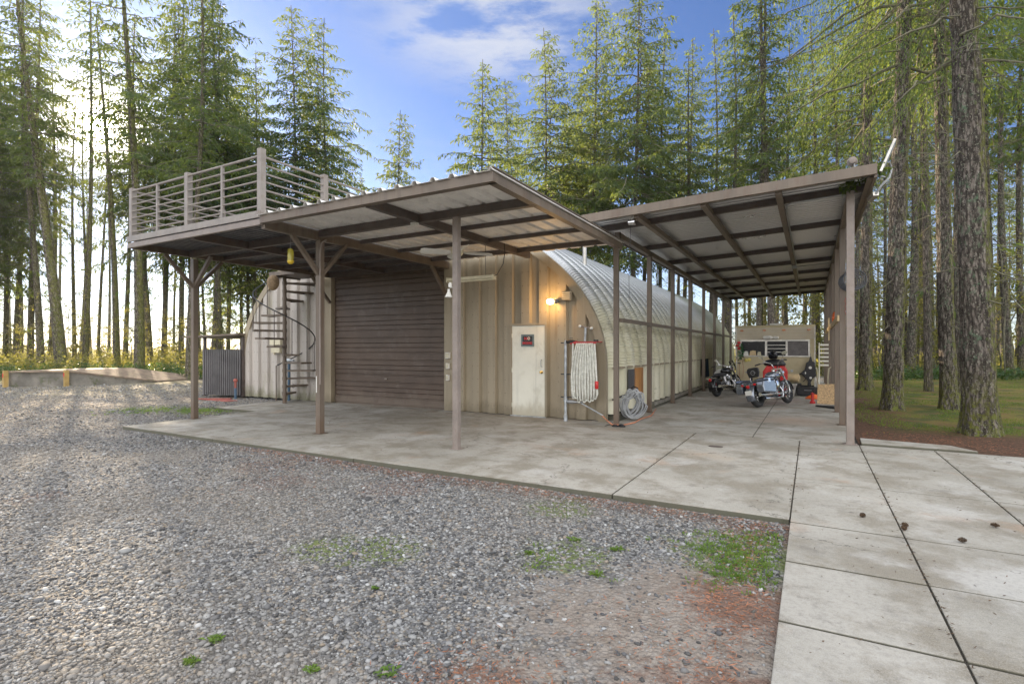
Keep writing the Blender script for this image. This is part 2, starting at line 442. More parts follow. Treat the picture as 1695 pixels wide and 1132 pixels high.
def gravel_ground():
    m = bpy.data.materials.new('gravel_and_dirt')
    t = NT(m); p = t.pos()
    big = t.noise(p, 0.35, 5, 0.6)
    mid = t.noise(t.vmath('ADD', p, (3, 9, 0)), 1.3, 6, 0.65)
    v = t.node('TexVoronoi'); v.inputs['Scale'].default_value = 34; v.inputs['Randomness'].default_value = 1
    t.put(p, v.inputs['Vector'])
    v2 = t.node('TexVoronoi'); v2.inputs['Scale'].default_value = 70; t.put(p, v2.inputs['Vector'])
    sep = t.n.new('ShaderNodeSeparateXYZ'); t.put(v.outputs['Color'], sep.inputs[0])
    st = t.mix(sep.outputs[0], (0.10, 0.105, 0.112), (0.38, 0.375, 0.36))
    st = t.mix(t.math('MULTIPLY', t.ramp(sep.outputs[1], 0.72, 0.95), 0.6), st, (0.34, 0.26, 0.18))
    gap = t.ramp(v.outputs['Distance'], 0.35, 0.75)
    c = t.mix(t.math('MULTIPLY', gap, 0.75), st, (0.07, 0.066, 0.06))
    # tone drifts of the drive: greyer, browner
    c = t.mix(t.math('MULTIPLY', t.ramp(big, 0.45, 0.65), 0.35), c, (0.24, 0.215, 0.18))
    sx = t.n.new('ShaderNodeSeparateXYZ'); t.put(p, sx.inputs[0])
    # old drive worn tan and mossy towards the wood
    far = t.ramp(t.math('ADD', t.math('MULTIPLY', sx.outputs[0], -1), t.math('MULTIPLY', mid, 4)), 13, 20)
    tan = t.mix(t.ramp(mid, 0.4, 0.65), (0.34, 0.265, 0.20), (0.22, 0.20, 0.12))
    tan = t.mix(t.math('MULTIPLY', t.ramp(t.noise(p, 7, 6, 0.8), 0.42, 0.62), 0.7), tan, (0.17, 0.145, 0.12))
    c = t.mix(t.math('MULTIPLY', far, 0.65), c, tan)

    def patch(pts, col, amt, soft=0.45, nz=mid):
        nonlocal c
        k = None
        for (x, y, r) in pts:
            d = t.vmath('DISTANCE', t.sc(p, (1, 1, 0)), (x, y, 0), 1)
            d = t.math('DIVIDE', d, r)
            k = d if k is None else t.math('MINIMUM', k, d)
        k = t.math('ADD', k, t.math('MULTIPLY', t.math('SUBTRACT', nz, 0.5), 2.6))
        k = t.math('SUBTRACT', 1, t.ramp(k, 1 - soft, 1 + soft))
        c = t.mix(t.math('MULTIPLY', k, amt), c, col)
    fine = t.noise(p, 9, 6, 0.75)
    dirt = t.mix(t.ramp(fine, 0.35, 0.65), (0.20, 0.165, 0.135), (0.30, 0.265, 0.23))
    patch([(-0.75, 3.1, 0.75), (-0.55, 2.3, 0.6), (-0.45, 3.7, 0.5), (-1.2, 2.2, 0.4)], dirt, 0.95)
    patch([(-0.35, 3.6, 0.35), (-0.35, 2.4, 0.4), (-1.35, 2.0, 0.3), (-0.35, 5.05, 0.35)], (0.16, 0.085, 0.06), 0.6, 0.4, fine)
    # needles gathered on the slab edge
    e = t.math('ABSOLUTE', t.math('SUBTRACT', sx.outputs[1], 5.28))
    e = t.math('ADD', t.math('MULTIPLY', e, 3.0), t.math('MULTIPLY', t.math('SUBTRACT', fine, 0.5), 3.0))
    e = t.math('MULTIPLY', t.math('SUBTRACT', 1, t.ramp(e, 0.1, 0.8)), t.ramp(sx.outputs[0], -8.5, -5.0))
    c = t.mix(t.math('MULTIPLY', e, 0.6), c, (0.10, 0.062, 0.045))
    patch([(-6.5, 4.7, 0.4), (-5.6, 4.2, 0.35), (-4.2, 4.7, 0.4), (-7.3, 2.5, 0.25)], (0.17, 0.08, 0.055), 0.35, 0.4, fine)
    patch([(-0.5, 4.5, 0.45), (-1.7, 3.8, 0.3), (-2.2, 4.9, 0.3), (-3.0, 3.2, 0.3), (-3.4, 3.0, 0.25), (-13.5, 8.2, 0.9), (-15.5, 7.6, 0.8)], (0.12, 0.16, 0.035), 0.75, 0.4, fine)
    patch([(-25, 12, 5), (-22, 16, 5), (-28, 9, 3), (-18, 20, 5)], (0.20, 0.18, 0.075), 0.4)
    # forest floor
    ff = t.ramp(t.math('ADD', t.vmath('LENGTH', t.vmath('SUBTRACT', p, (-4, 8, 0)), (0, 0, 0), 1), t.math('MULTIPLY', mid, 5)), 27, 33)
    c = t.mix(ff, c, t.mix(t.ramp(mid, 0.4, 0.6), (0.09, 0.07, 0.035), (0.14, 0.15, 0.05)))
    h = t.math('SUBTRACT', 1, v.outputs['Distance'])
    h2 = t.math('SUBTRACT', 1, v2.outputs['Distance'])
    h = t.math('ADD', h, t.math('MULTIPLY', h2, 0.4))
    t.done(t.bsdf(c, 0.85, 0, t.bump(h, 0.9, 0.02), 0.25))
    return m


def lawn_mat():
    m = bpy.data.materials.new('mossy_lawn')
    t = NT(m); p = t.pos()
    mid = t.noise(p, 0.9, 6, 0.65); fine = t.noise(p, 22, 5, 0.7)
    c = t.mix(t.ramp(mid, 0.40, 0.60), (0.17, 0.145, 0.04), (0.065, 0.085, 0.028))
    c = t.mix(t.math('MULTIPLY', t.ramp(t.noise(t.vmath('ADD', p, (9, 0, 0)), 1.6, 6, 0.7), 0.48, 0.6), 0.7), c, (0.16, 0.10, 0.05))
    sx = t.n.new('ShaderNodeSeparateXYZ'); t.put(p, sx.inputs[0])
    # bare needle litter along the concrete
    a = t.math('ADD', t.math('MULTIPLY', t.math('SUBTRACT', sx.outputs[1], 10.2), 1.0), t.math('MULTIPLY', mid, 2.4))
    b = t.math('MULTIPLY', t.math('SUBTRACT', sx.outputs[0], 0.6), 1.3)
    b = t.math('ADD', b, t.math('MULTIPLY', mid, 2.0))
    k = t.math('SUBTRACT', 1, t.math('MINIMUM', t.ramp(a, 2.9, 4.6), t.ramp(b, 1.6, 3.2)))
    soil = t.mix(t.ramp(fine, 0.35, 0.65), (0.055, 0.036, 0.026), (0.15, 0.085, 0.055))
    c = t.mix(k, c, soil)
    c = t.mix(t.math('MULTIPLY', t.ramp(fine, 0.5, 0.75), 0.4), c, (0.03, 0.03, 0.012))
    t.done(t.bsdf(c, 0.95, 0, t.bump(fine, 0.8, 0.04), 0.15))
    return m


def stone_mat():
    m = bpy.data.materials.new('loose_stone')
    t = NT(m)
    g = t.n.new('ShaderNodeNewGeometry')
    r = g.outputs['Random Per Island']
    cr = t.n.new('ShaderNodeValToRGB')
    cr.color_ramp.elements[0].color = (0.046, 0.046, 0.047, 1)
    cr.color_ramp.elements[1].color = (0.460, 0.465, 0.460, 1)
    for q, cc in ((0.3, (0.118, 0.119, 0.124, 1)), (0.52, (0.195, 0.195, 0.197, 1)), (0.68, (0.280, 0.280, 0.275, 1)), (0.78, (0.250, 0.205, 0.155, 1)), (0.84, (0.22, 0.216, 0.21, 1)), (0.97, (0.340, 0.345, 0.345, 1))):
        e = cr.color_ramp.elements.new(q); e.color = cc
    t.put(r, cr.inputs[0])
    c = t.mix(t.math('MULTIPLY', t.ramp(t.noise(g.outputs['Position'], 0.5, 5, 0.6), 0.45, 0.62), 0.35), cr.outputs[0], (0.26, 0.225, 0.18))
    t.done(t.bsdf(c, 0.75, 0, t.bump(t.noise(g.outputs['Position'], 220, 3), 0.3, 0.004), 0.35))
    return m


def leaf_mat(name, c0, c1, trans, tcol, rough=0.55):
    m = bpy.data.materials.new(name)
    t = NT(m)
    g = t.n.new('ShaderNodeNewGeometry')
    oi = t.n.new('ShaderNodeObjectInfo')
    nz = t.noise(g.outputs['Position'], 0.8, 3)
    f = t.math('ADD', t.math('MULTIPLY', g.outputs['Random Per Island'], 0.55), t.math('MULTIPLY', t.ramp(nz, 0.35, 0.65), 0.5), clamp=True)
    c = t.mix(f, c0, c1)
    c = t.mix(t.math('MULTIPLY', oi.outputs['Random'], 0.35), c, tuple(0.5 * (a + b) * 0.8 for a, b in zip(c0, c1)))
    b = t.bsdf(c, rough, 0, None, 0.3)
    tr = t.node('BsdfTranslucent'); t.put(t.mix(f, tcol, tuple(x * 0.75 for x in tcol)), tr.inputs['Color'])
    ms = t.n.new('ShaderNodeMixShader'); ms.inputs[0].default_value = trans
    t.put(b, ms.inputs[1]); t.put(tr.outputs[0], ms.inputs[2])
    t.done(ms.outputs[0])
    return m


def bark_mat(name, dark, light, moss_amt, lichen=0.4):
    m = bpy.data.materials.new(name)
    t = NT(m)
    p = t.obj()
    q = t.sc(p, (1, 1, 0.33))
    n1 = t.noise(q, 13, 7, 0.75)
    n2 = t.noise(p, 9, 5, 0.7)
    n3 = t.noise(p, 1.3, 4, 0.6)
    vor = t.node('TexVoronoi'); vor.inputs['Scale'].default_value = 17; t.put(t.vmath('ADD', t.sc(p, (1, 1, 0.35)), t.vmath('MULTIPLY', t.noise(p, 6, 3, 0.6, True), (0.08, 0.08, 0.08))), vor.inputs['Vector'])
    c = t.mix(t.ramp(n1, 0.38, 0.60), dark, light)
    c = t.mix(t.math('MULTIPLY', t.ramp(vor.outputs['Distance'], 0.32, 0.6), 0.7), c, tuple(x * 0.35 for x in dark))
    c = t.mix(t.math('MULTIPLY', t.ramp(t.noise(p, 26, 4, 0.7), 0.56, 0.66), lichen), c, (0.36, 0.36, 0.29))
    c = t.mix(t.math('MULTIPLY', t.math('MULTIPLY', t.ramp(n2, 0.5, 0.66), t.ramp(n3, 0.48, 0.6)), lichen), c, (0.12, 0.20, 0.12))
    # moss grows on the damp side and the butt
    g = t.n.new('ShaderNodeNewGeometry')
    sx = t.n.new('ShaderNodeSeparateXYZ'); t.put(g.outputs['Normal'], sx.inputs[0])
    sp = t.n.new('ShaderNodeSeparateXYZ'); t.put(p, sp.inputs[0])
    side = t.math('ADD', sx.outputs[0], t.math('MULTIPLY', t.math('SUBTRACT', n2, 0.5), 3.2))
    low = t.math('SUBTRACT', 1, t.ramp(t.math('ADD', sp.outputs[2], t.math('MULTIPLY', n2, 1.0)), 0.8, 2.0))
    k = t.math('MAXIMUM', t.math('MULTIPLY', t.ramp(side, 0.35, 1.25), 0.85), t.math('MULTIPLY', low, t.ramp(n2, 0.42, 0.62)))
    c = t.mix(t.math('MULTIPLY', k, moss_amt), c, t.mix(n1, (0.09, 0.11, 0.015), (0.20, 0.20, 0.025)))
    h = t.math('ADD', n1, t.math('MULTIPLY', vor.outputs['Distance'], 0.8))
    t.done(t.bsdf(c, 0.92, 0, t.bump(h, 1.0, 0.035), 0.15))
    return m


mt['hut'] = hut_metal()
mt['concrete'] = concrete()
mt['gravel'] = gravel_ground()
mt['lawn'] = lawn_mat()
mt['stone'] = stone_mat()
mt['needle'] = leaf_mat('fir_needles', (0.009, 0.034, 0.020), (0.050, 0.088, 0.026), 0.40, (0.36, 0.44, 0.08))
mt['needle_near'] = leaf_mat('near_fir_needles', (0.008, 0.034, 0.014), (0.060, 0.11, 0.025), 0.38, (0.38, 0.48, 0.07))
mt['brush'] = leaf_mat('understorey_leaves', (0.04, 0.075, 0.025), (0.17, 0.165, 0.055), 0.5, (0.50, 0.46, 0.10))
mt['salal'] = leaf_mat('dark_broad_leaves', (0.02, 0.055, 0.022), (0.06, 0.11, 0.04), 0.3, (0.2, 0.3, 0.05), 0.35)
mt['grass'] = leaf_mat('grass_blades', (0.07, 0.13, 0.02), (0.17, 0.22, 0.04), 0.35, (0.3, 0.4, 0.05))
mt['weed'] = leaf_mat('weed_blades', (0.06, 0.14, 0.02), (0.17, 0.25, 0.05), 0.35, (0.35, 0.5, 0.08))
mt['bark'] = bark_mat('fir_bark', (0.07, 0.058, 0.05), (0.24, 0.205, 0.18), 0.45)
mt['bark_moss'] = bark_mat('mossy_fir_bark', (0.055, 0.045, 0.038), (0.215, 0.185, 0.16), 0.8, 0.7)
mt['limb'] = M('limb_bark', (0.13, 0.12, 0.085), 0.9, 0, 0.35, 6, (0.18, 0.19, 0.05), 0.6)

# ------------------------------------------------------------------ light and sky
SUN = Vector((-1.1658, 0.4916, 0.4167)).normalized()
EL = math.asin(SUN.z)
world = bpy.data.worlds.new("World")
scene.world = world
world.use_nodes = True
w = NT(world)
sky = w.node('TexSky')
sky.sky_type = 'NISHITA'
sky.sun_disc = False
sky.sun_elevation = EL
sky.sun_rotation = math.atan2(SUN.x, SUN.y)
sky.air_density = 1.0
sky.dust_density = 0.35
sky.ozone_density = 1.6
dirv = w.n.new('ShaderNodeTexCoord').outputs['Generated']
dirv = w.vmath('NORMALIZE', dirv)
sep = w.n.new('ShaderNodeSeparateXYZ'); w.put(dirv, sep.inputs[0])
# thin wisps of cloud (a bigger one over the hut)
proj = w.vmath('DIVIDE', dirv, (1, 1, 1))
cn = w.noise(w.sc(dirv, (2.2, 2.2, 6.0)), 2.2, 7, 0.6)
cb = Vector((-S_ + C_ * -0.03, C_ + S_ * -0.03, 0.60)).normalized()
dd = w.vmath('DISTANCE', w.sc(dirv, (1, 1, 2.6)), (cb.x, cb.y, cb.z * 2.6), 1)
wf = w.noise(w.vmath('ADD', w.sc(dirv, (2, 2, 7)), (4, 1, 2)), 2.6, 8, 0.62)
wisp = w.math('MULTIPLY', w.math('SUBTRACT', 1, w.ramp(w.math('ADD', dd, w.math('MULTIPLY', wf, 0.35)), 0.26, 0.46)), w.ramp(wf, 0.38, 0.6))
thin = w.math('MULTIPLY', w.ramp(cn, 0.5, 0.8), 0.15)
# unseen bright cloud sheet added overhead and behind the photographer as fill light
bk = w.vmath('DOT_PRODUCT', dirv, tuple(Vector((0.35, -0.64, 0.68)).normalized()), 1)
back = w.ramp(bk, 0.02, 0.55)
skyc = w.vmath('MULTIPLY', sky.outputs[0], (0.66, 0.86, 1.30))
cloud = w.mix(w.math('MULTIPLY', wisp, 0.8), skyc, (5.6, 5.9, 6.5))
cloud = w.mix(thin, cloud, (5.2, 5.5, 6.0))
BACK_FILL = (17.0, 17.1, 17.4)
cloud = w.mix(back, cloud, BACK_FILL)
# glare round the low sun
sd = w.vmath('DOT_PRODUCT', dirv, tuple(SUN), 1)
sdm = w.math('MAXIMUM', sd, 0.0)
g1 = w.math('MULTIPLY', w.math('POWER', sdm, 60.0), 1.6)
g2 = w.math('MULTIPLY', w.math('POWER', sdm, 1500.0), 170.0)
g3 = w.math('MULTIPLY', w.math('POWER', sdm, 9.0), 0.2)
disc = w.math('MULTIPLY', w.ramp(sd, math.cos(R(0.9)), math.cos(R(0.7))), 700.0)
gl = w.math('ADD', w.math('ADD', g1, g2), w.math('ADD', g3, disc))
# pale band of air low down
low = w.math('MULTIPLY', w.math('SUBTRACT', 1, w.ramp(sep.outputs[2], 0.0, 0.34)), 3.8)
gl = w.vmath('SCALE', (1.0, 0.88, 0.68), (0, 0, 0))
gn = gl.node; w.put(w.math('ADD', w.math('ADD', g1, g2), w.math('ADD', g3, disc)), gn.inputs['Scale'])
ln = w.vmath('SCALE', (1.04, 1.0, 0.92), (0, 0, 0)).node; w.put(low, ln.inputs['Scale'])
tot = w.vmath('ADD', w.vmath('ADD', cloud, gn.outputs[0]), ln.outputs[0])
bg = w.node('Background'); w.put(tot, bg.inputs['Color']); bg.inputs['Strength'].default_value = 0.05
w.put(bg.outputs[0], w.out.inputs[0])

sl = bpy.data.lights.new('sun', 'SUN'); so = bpy.data.objects.new('sun', sl); C.objects.link(so)
so.rotation_euler = SUN.to_track_quat('Z', 'Y').to_euler()
sl.energy = 5.0; sl.angle = R(0.5); sl.color = (1.0, 0.80, 0.56)
so.location = (0, 0, 30)

scene.view_settings.view_transform = 'Standard'
scene.view_settings.look = 'None'
scene.view_settings.exposure = 1.42
scene.view_settings.gamma = 1
scene.cycles.use_denoising = True
scene.cycles.max_bounces = 7
scene.cycles.diffuse_bounces = 4
scene.cycles.glossy_bounces = 3
scene.cycles.transmission_bounces = 4
scene.cycles.sample_clamp_indirect = 6
scene.cycles.caustics_reflective = False
scene.cycles.caustics_refractive = False


# ------------------------------------------------------------------ ground
def grid(name, x0, x1, y0, y1, nx, ny, z, mat, amp=0.0, power=1.0):
    xs = np.linspace(-1, 1, nx); ys = np.linspace(-1, 1, ny)
    xs = np.sign(xs) * np.abs(xs) ** power; ys = np.sign(ys) * np.abs(ys) ** power
    xs = (xs + 1) / 2 * (x1 - x0) + x0; ys = (ys + 1) / 2 * (y1 - y0) + y0
    X, Yy = np.meshgrid(xs, ys)
    Z = np.full_like(X, z)
    if amp:
        flat = Z.ravel()
        for i, (a, b) in enumerate(zip(X.ravel(), Yy.ravel())):
            d = math.hypot(a, b)
            flat[i] += amp * noise.noise((a * 0.5, b * 0.5, 0)) - 0.02 * abs(noise.noise((a * 0.1, b * 0.1, 5)))
        Z = flat.reshape(X.shape)
    v = np.stack([X.ravel(), Yy.ravel(), Z.ravel()], 1)
    i = np.arange(nx * ny).reshape(ny, nx)
    f = np.stack([i[:-1, :-1], i[:-1, 1:], i[1:, 1:], i[1:, :-1]], -1).reshape(-1, 4)
    return link(name, raw_mesh(name, v, f, 4, mat, True))


gr = grid('gravel_ground', -1500, 1500, -1500, 1500, 221, 221, -0.052, mt['gravel'], 0.022, 3.0)
tag(gr, kind='structure')
lw = grid('lawn', 0.67, 60, 10.25, 75, 90, 90, -0.012, mt['lawn'], 0.03, 1.0)
tag(lw, kind='structure')

GAP = 0.011


def slabs(name, xs, ys, z=0.0, th=0.14):
    mb = MB()
    for i in range(len(xs) - 1):
        for j in range(len(ys) - 1):
            zz = z + random.uniform(-0.002, 0.002)
            mb.box(xs[i] + GAP / 2, xs[i + 1] - GAP / 2, ys[j] + GAP, ys[j + 1] - GAP, z - th, zz)
    o = mb.build(name, mt['concrete'], bevel=0.006)
    return tag(o, kind='structure')


apron = slabs('concrete_apron', [-12.02, -9.0, -5.65, -1.85, -0.17], [5.45, 10.2])
slabs('concrete_apron_edge', [-13.75, -12.04], [8.4, 10.2])
slabs('hut_floor', [-13.75, -3.62], [10.21, 11.2])
slabs('carport_floor', [-3.60, -0.9, 0.62], [10.21, 14.6, 19.5, 29.2])
slabs('concrete_path', [-0.17, 0.67, 1.63, 2.9, 4.6, 7.0], [-1.2, 0.6, 2.35, 3.4, 4.38, 5.38, 7.1, 10.2])
kb = MB(); kb.prism([(0.70, 10.22), (2.15, 10.22), (1.9, 10.62), (0.72, 10.78)], -0.1, 0.035, 'z')
tag(kb.build('concrete_curb', mt['concrete'], bevel=0.01), kind='structure')
rim = MB(); rim.box(-12.0, 7.2, 5.6, 10.19, -0.16, -0.012); rim.box(-0.1, 7.2, -1.5, 5.6, -0.16, -0.012); rim.box(-3.62, 0.6, 10.3, 29, -0.16, -0.012)
tag(rim.build('joint_filler', M('dark_joint_filler', (0.035, 0.03, 0.022), 0.9)), kind='structure')

# ------------------------------------------------------------------ the arched steel hut
HX, HA, HB, HZ = -9.97, 6.17, 3.92, 1.15
Y0, Y1 = 10.8, 31.2


def arch_z(x, inset=0.0):
    u = (x - HX) / (HA - inset)
    if abs(u) >= 1: return 0
    return HZ + (HB - inset) * math.sqrt(1 - u * u)


hut = empty('quonset_hut', (HX, Y0, 0), 'long arched corrugated steel hut with tan ribbed front wall', 'metal building')


def hut_shell():
    # path: stem wall then half ellipse then stem
    pts = []; nrm = []; cor = []
    for z in (0.14, 0.5, 0.87, HZ - 0.02): pts.append((HX + HA, z)); nrm.append((1, 0)); cor.append(0)
    th = np.linspace(0, PI, 4000)
    ex = HX + HA * np.cos(th); ez = HZ + HB * np.sin(th)
    s = np.concatenate([[0], np.cumsum(np.hypot(np.diff(ex), np.diff(ez)))])
    S = np.arange(0, s[-1], 0.0155)
    T = np.interp(S, s, th)
    for q, (a, sv) in enumerate(zip(T, S)):
        x = HX + HA * math.cos(a); z = HZ + HB * math.sin(a)
        n = Vector((HB * math.cos(a), HA * math.sin(a))).normalized()
        pts.append((x, z)); nrm.append((n.x, n.y)); cor.append(0.012 * (1 if (sv / 0.062) % 1 < 0.5 else -1) + 1e-5)
    for z in (HZ - 0.02, 0.87, 0.5, 0.14): pts.append((HX - HA, z)); nrm.append((-1, 0)); cor.append(0)
    pts = np.array(pts); nrm = np.array(nrm); cor = np.array(cor)
    ys = []; off = []
    P = 0.61
    y = Y0 + 0.04
    while y < Y1:
        for dy, o in ((0, 0.02), (0.13, 0.0), (0.19, 0.10), (0.36, 0.14), (0.54, 0.10), (0.575, 0.08)):
            ys.append(y + dy); off.append(o)
        y += P
    ys = np.array(ys); off = np.array(off)
    k = (cor != 0)
    O = off[None, :] + cor[:, None]
    V = np.empty((len(pts), len(ys), 3))
    V[..., 0] = pts[:, 0:1] + nrm[:, 0:1] * O - HX
    V[..., 1] = ys[None, :] - Y0
    V[..., 2] = pts[:, 1:2] + nrm[:, 1:2] * O
    n, m = len(pts), len(ys)
    i = np.arange(n * m).reshape(n, m)
    f = np.stack([i[:-1, :-1], i[:-1, 1:], i[1:, 1:], i[1:, :-1]], -1).reshape(-1, 4)
    return raw_mesh('roof_shell', V.reshape(-1, 3), f, 4, mt['hut'])


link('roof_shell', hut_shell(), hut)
# rim flashing round the front arch
mb = MB()
N = 70
ring = [(HX + HA * math.cos(PI * i / N), HZ + HB * math.sin(PI * i / N), HB * math.cos(PI * i / N), HA * math.sin(PI * i / N)) for i in range(N + 1)]
ring = [(HX + HA, 0.0, 1, 0)] + ring + [(HX - HA, 0.0, -1, 0)]
vs = []
for x, z, nx, nz in ring:
    l = math.hypot(nx, nz); nx /= l; nz /= l
    for (o, y) in ((-0.15, Y0 - 0.035), (0.03, Y0 - 0.035), (0.03, Y0 + 0.07), (-0.15, Y0 + 0.02)):
        vs.append((x + nx * o, y, z + nz * o))
fs = []
for i in range(len(ring) - 1):
    for k in range(4):
        fs.append((i * 4 + k, i * 4 + (k + 1) % 4, (i + 1) * 4 + (k + 1) % 4, (i + 1) * 4 + k))
mb.add(vs, fs)
mb.build('arch_flashing', mt['tan_wall'], hut)
# rear end wall
mb = MB()
poly = [(HX - HA + 0.05, 0)] + [(HX + (HA - 0.05) * math.cos(PI - PI * i / 40), HZ + (HB - 0.05) * math.sin(PI * i / 40)) for i in range(41)] + [(HX + HA - 0.05, 0)]
mb.prism(poly, Y1 - 0.2, Y1 - 0.1)
mb.build('rear_wall', mt['lit_wall'], hut)


def ribbed(x0, x1, holes, per=0.455, phase=0.0):
    """vertical trapezoid ribs clipped to the arch, with rectangular holes (a,b,top)"""
    prof = []
    x = x0 + phase - per
    while x < x1 + per:
        for dx, y in ((0, Y0 - 0.02), (0.21, Y0 - 0.02), (0.24, Y0 + 0.06), (0.425, Y0 + 0.06)):
            prof.append((x + dx, y))
        x += per
    xs = [p[0] for p in prof]; yy = [p[1] for p in prof]
    cuts = set([x0, x1]) | {h for H in holes for h in H[:2]}
    allx = sorted([q for q in xs if x0 < q < x1] + [q for q in cuts])
    mb = MB()
    for a, b in zip(allx[:-1], allx[1:]):
        if b - a < 1e-4: continue
        ya = np.interp(a, xs, yy); yb = np.interp(b, xs, yy)
        zb = 0.015
        for H in holes:
            if H[0] - 1e-4 <= a and b <= H[1] + 1e-4: zb = H[2]
        ta, tb = max(arch_z(a, 0.06), 0.2), max(arch_z(b, 0.06), 0.2)
        mb.add([(a, ya, zb), (b, yb, zb), (b, yb, tb), (a, ya, ta)], [(0, 1, 2, 3)])
    return mb


DX0, DX1, DZ = -6.06, -5.21, 2.08
ribbed(-7.72, HX + HA - 0.06, [(DX0 - 0.05, DX1 + 0.05, DZ + 0.04)], phase=0.08).build('front_wall', mt['tan_wall'], hut)
o = ribbed(HX - HA + 0.06, -12.3, [], phase=0.1).build('front_wall', mt['lit_wall'], hut)
o['label'] = 'front wall with brighter light in its colour, left of the garage door, mossy at its foot'
mb = MB()
mb.box(-12.3, -12.02, Y0 - 0.03, Y0 + 0.2, 0.01, 3.75); mb.box(-8.0, -7.72, Y0 - 0.04, Y0 + 0.2, 0.01, 3.75)
mb.box(-12.3, -7.72, Y0 - 0.028, Y0 + 0.15, 3.66, 4.6)
mb.build('garage_door_frame', mt['tan_wall'], hut)
# gable over the door head up to the arch
g = MB()
xs = [-12.3 + 4.58 * i / 20 for i in range(21)]
g.prism([(-12.3, 4.6), (-7.72, 4.6)] + [(x, arch_z(x, 0.06)) for x in reversed(xs)], Y0, Y0 + 0.06)
g.build('gable', mt['tan_wall'], hut)
# wall fasteners (far too many to count one by one)
fs_ = MB()
for k in range(28):
    x = -7.55 + k * 0.2275 * 0.62
fx = []
x = -7.72 + 0.08 - 0.455
while x < -3.9:
    fx += [(x + 0.03), (x + 0.18)]; x += 0.455
x = HX - HA + 0.16 - 0.455
while x < -12.35:
    fx += [(x + 0.03), (x + 0.18)]; x += 0.455
for x in fx:
    if not (-7.7 < x < -3.85 or -16.0 < x < -12.4): continue
    z = 0.2
    while z < min(arch_z(x, 0.2), 3.5):
        if not (DX0 - 0.06 < x < DX1 + 0.06 and z < DZ + 0.06):
            fs_.box(x - 0.006, x + 0.006, Y0 - 0.030, Y0 - 0.0195, z - 0.006, z + 0.006)
        z += 0.31
tag(fs_.build('fastener', M('rusty_screw_head', (0.07, 0.05, 0.035), 0.6), hut), kind='stuff')

# sectional garage door
gd = MB(); gd.box(-12.02, -8.0, Y0 + 0.12, Y0 + 0.16, 0.0, 3.66)
door = gd.build('garage_door', mt['door_brown'], hut)
gp = MB()
z = 0.02
for k in range(6):
    h = 3.63 / 6
    for (a, b, d) in ((0.012, 0.195, 0), (0.22, h - 0.012, 0)):
        y = Y0 + 0.095
        z0 = z + a; z1 = z + b
        nn = 3 if b > 0.3 else 1
        for q in range(nn):
            za = z0 + (z1 - z0) * q / nn; zb = z0 + (z1 - z0) * (q + 1) / nn
            gp.add([(-12.0, y + 0.03, za), (-8.02, y + 0.03, za), (-8.02, y, za + 0.014), (-12.0, y, za + 0.014), (-12.0, y, zb - 0.006), (-8.02, y, zb - 0.006), (-8.02, y + 0.014, zb), (-12.0, y + 0.014, zb)],
                   [(0, 1, 2, 3), (3, 2, 5, 4), (4, 5, 6, 7)])
    z += h
gp.build('door_section', mt['door_brown'], door)
kk = MB(); kk.box(-10.08, -9.98, Y0 + 0.06, Y0 + 0.094, 0.72, 0.75); kk.build('pull_handle', mt['steel_pale'], door)

# entry door
fr = MB()
fr.box(DX0 - 0.05, DX0, Y0 - 0.045, Y0 + 0.08, 0.015, DZ + 0.05); fr.box(DX1, DX1 + 0.05, Y0 - 0.045, Y0 + 0.08, 0.015, DZ + 0.05)
fr.box(DX0 - 0.0, DX1 + 0.0, Y0 - 0.044, Y0 + 0.08, DZ, DZ + 0.05)
dfm = fr.build('door_frame', mt['tan_wall'], hut)
dd_ = MB(); dd_.box(DX0 + 0.006, DX1 - 0.006, Y0 - 0.03, Y0 + 0.01, 0.02, DZ - 0.006)
ed = dd_.build('entry_door', mt['door_white'], hut, bevel=0.003)
kn = MB(); kn.lathe([(0.032, 0), (0.034, 0.008), (0.012, 0.012), (0.012, 0.035), (0.028, 0.045), (0.03, 0.062), (0.02, 0.075)], (0, 0, 0), 16, 'y')
kn.v = [(-5.29 + a, Y0 - 0.03 - b, 1.02 + c) for a, b, c in kn.v]
kn.build('door_knob', mt['brass'], ed, smooth='auto')
hn = MB(); hn.tube([(-5.29, Y0 - 0.031, 1.14), (-5.29, Y0 - 0.07, 1.15), (-5.29, Y0 - 0.075, 1.22), (-5.29, Y0 - 0.07, 1.29), (-5.29, Y0 - 0.031, 1.30)], 0.008)
hn.build('pull_handle', mt['grey'], ed, smooth='auto')
for zz in (0.25, 1.05, 1.85):
    hg = MB(); hg.tube([(DX0 + 0.004, Y0 - 0.036, zz - 0.05), (DX0 + 0.004, Y0 - 0.036, zz + 0.05)], 0.009); hg.build('hinge', mt['door_white'], ed)
th_ = MB(); th_.box(DX0 - 0.03, DX1 + 0.03, Y0 - 0.07, Y0 + 0.05, 0.0, 0.018); th_.build('threshold', mt['pipe'], hut)

# side base: curb and white angle
cb_ = MB(); cb_.box(HX + HA - 0.08, HX + HA + 0.16, Y0 + 0.3, Y1, -0.02, 0.10); cb_.build('foundation_curb', mt['concrete'], hut)
an = MB(); an.box(HX + HA + 0.162, HX + HA + 0.19, 14.2, 27.5, 0.05, 0.13); an.build('sill_angle', mt['alu'], hut)
tr_ = MB(); tr_.box(HX + HA + 0.085, HX + HA + 0.13, Y0 + 0.2, 27.9, HZ - 0.045, HZ + 0.0); tr_.build('spring_line_rail', mt['tan_wall'], hut)
# bolt rows along the side wall
bt = MB()
y = Y0 + 0.04 + 0.27
while y < Y1 - 1:
    for z in (0.28, 0.62, 0.93, 1.05):
        for dy in (0, 0.18):
            bt.box(HX + HA + 0.095, HX + HA + 0.114, y + dy, y + dy + 0.022, z, z + 0.022)
    y += 0.61
tag(bt.build('bolt', mt['black'], hut), kind='stuff')


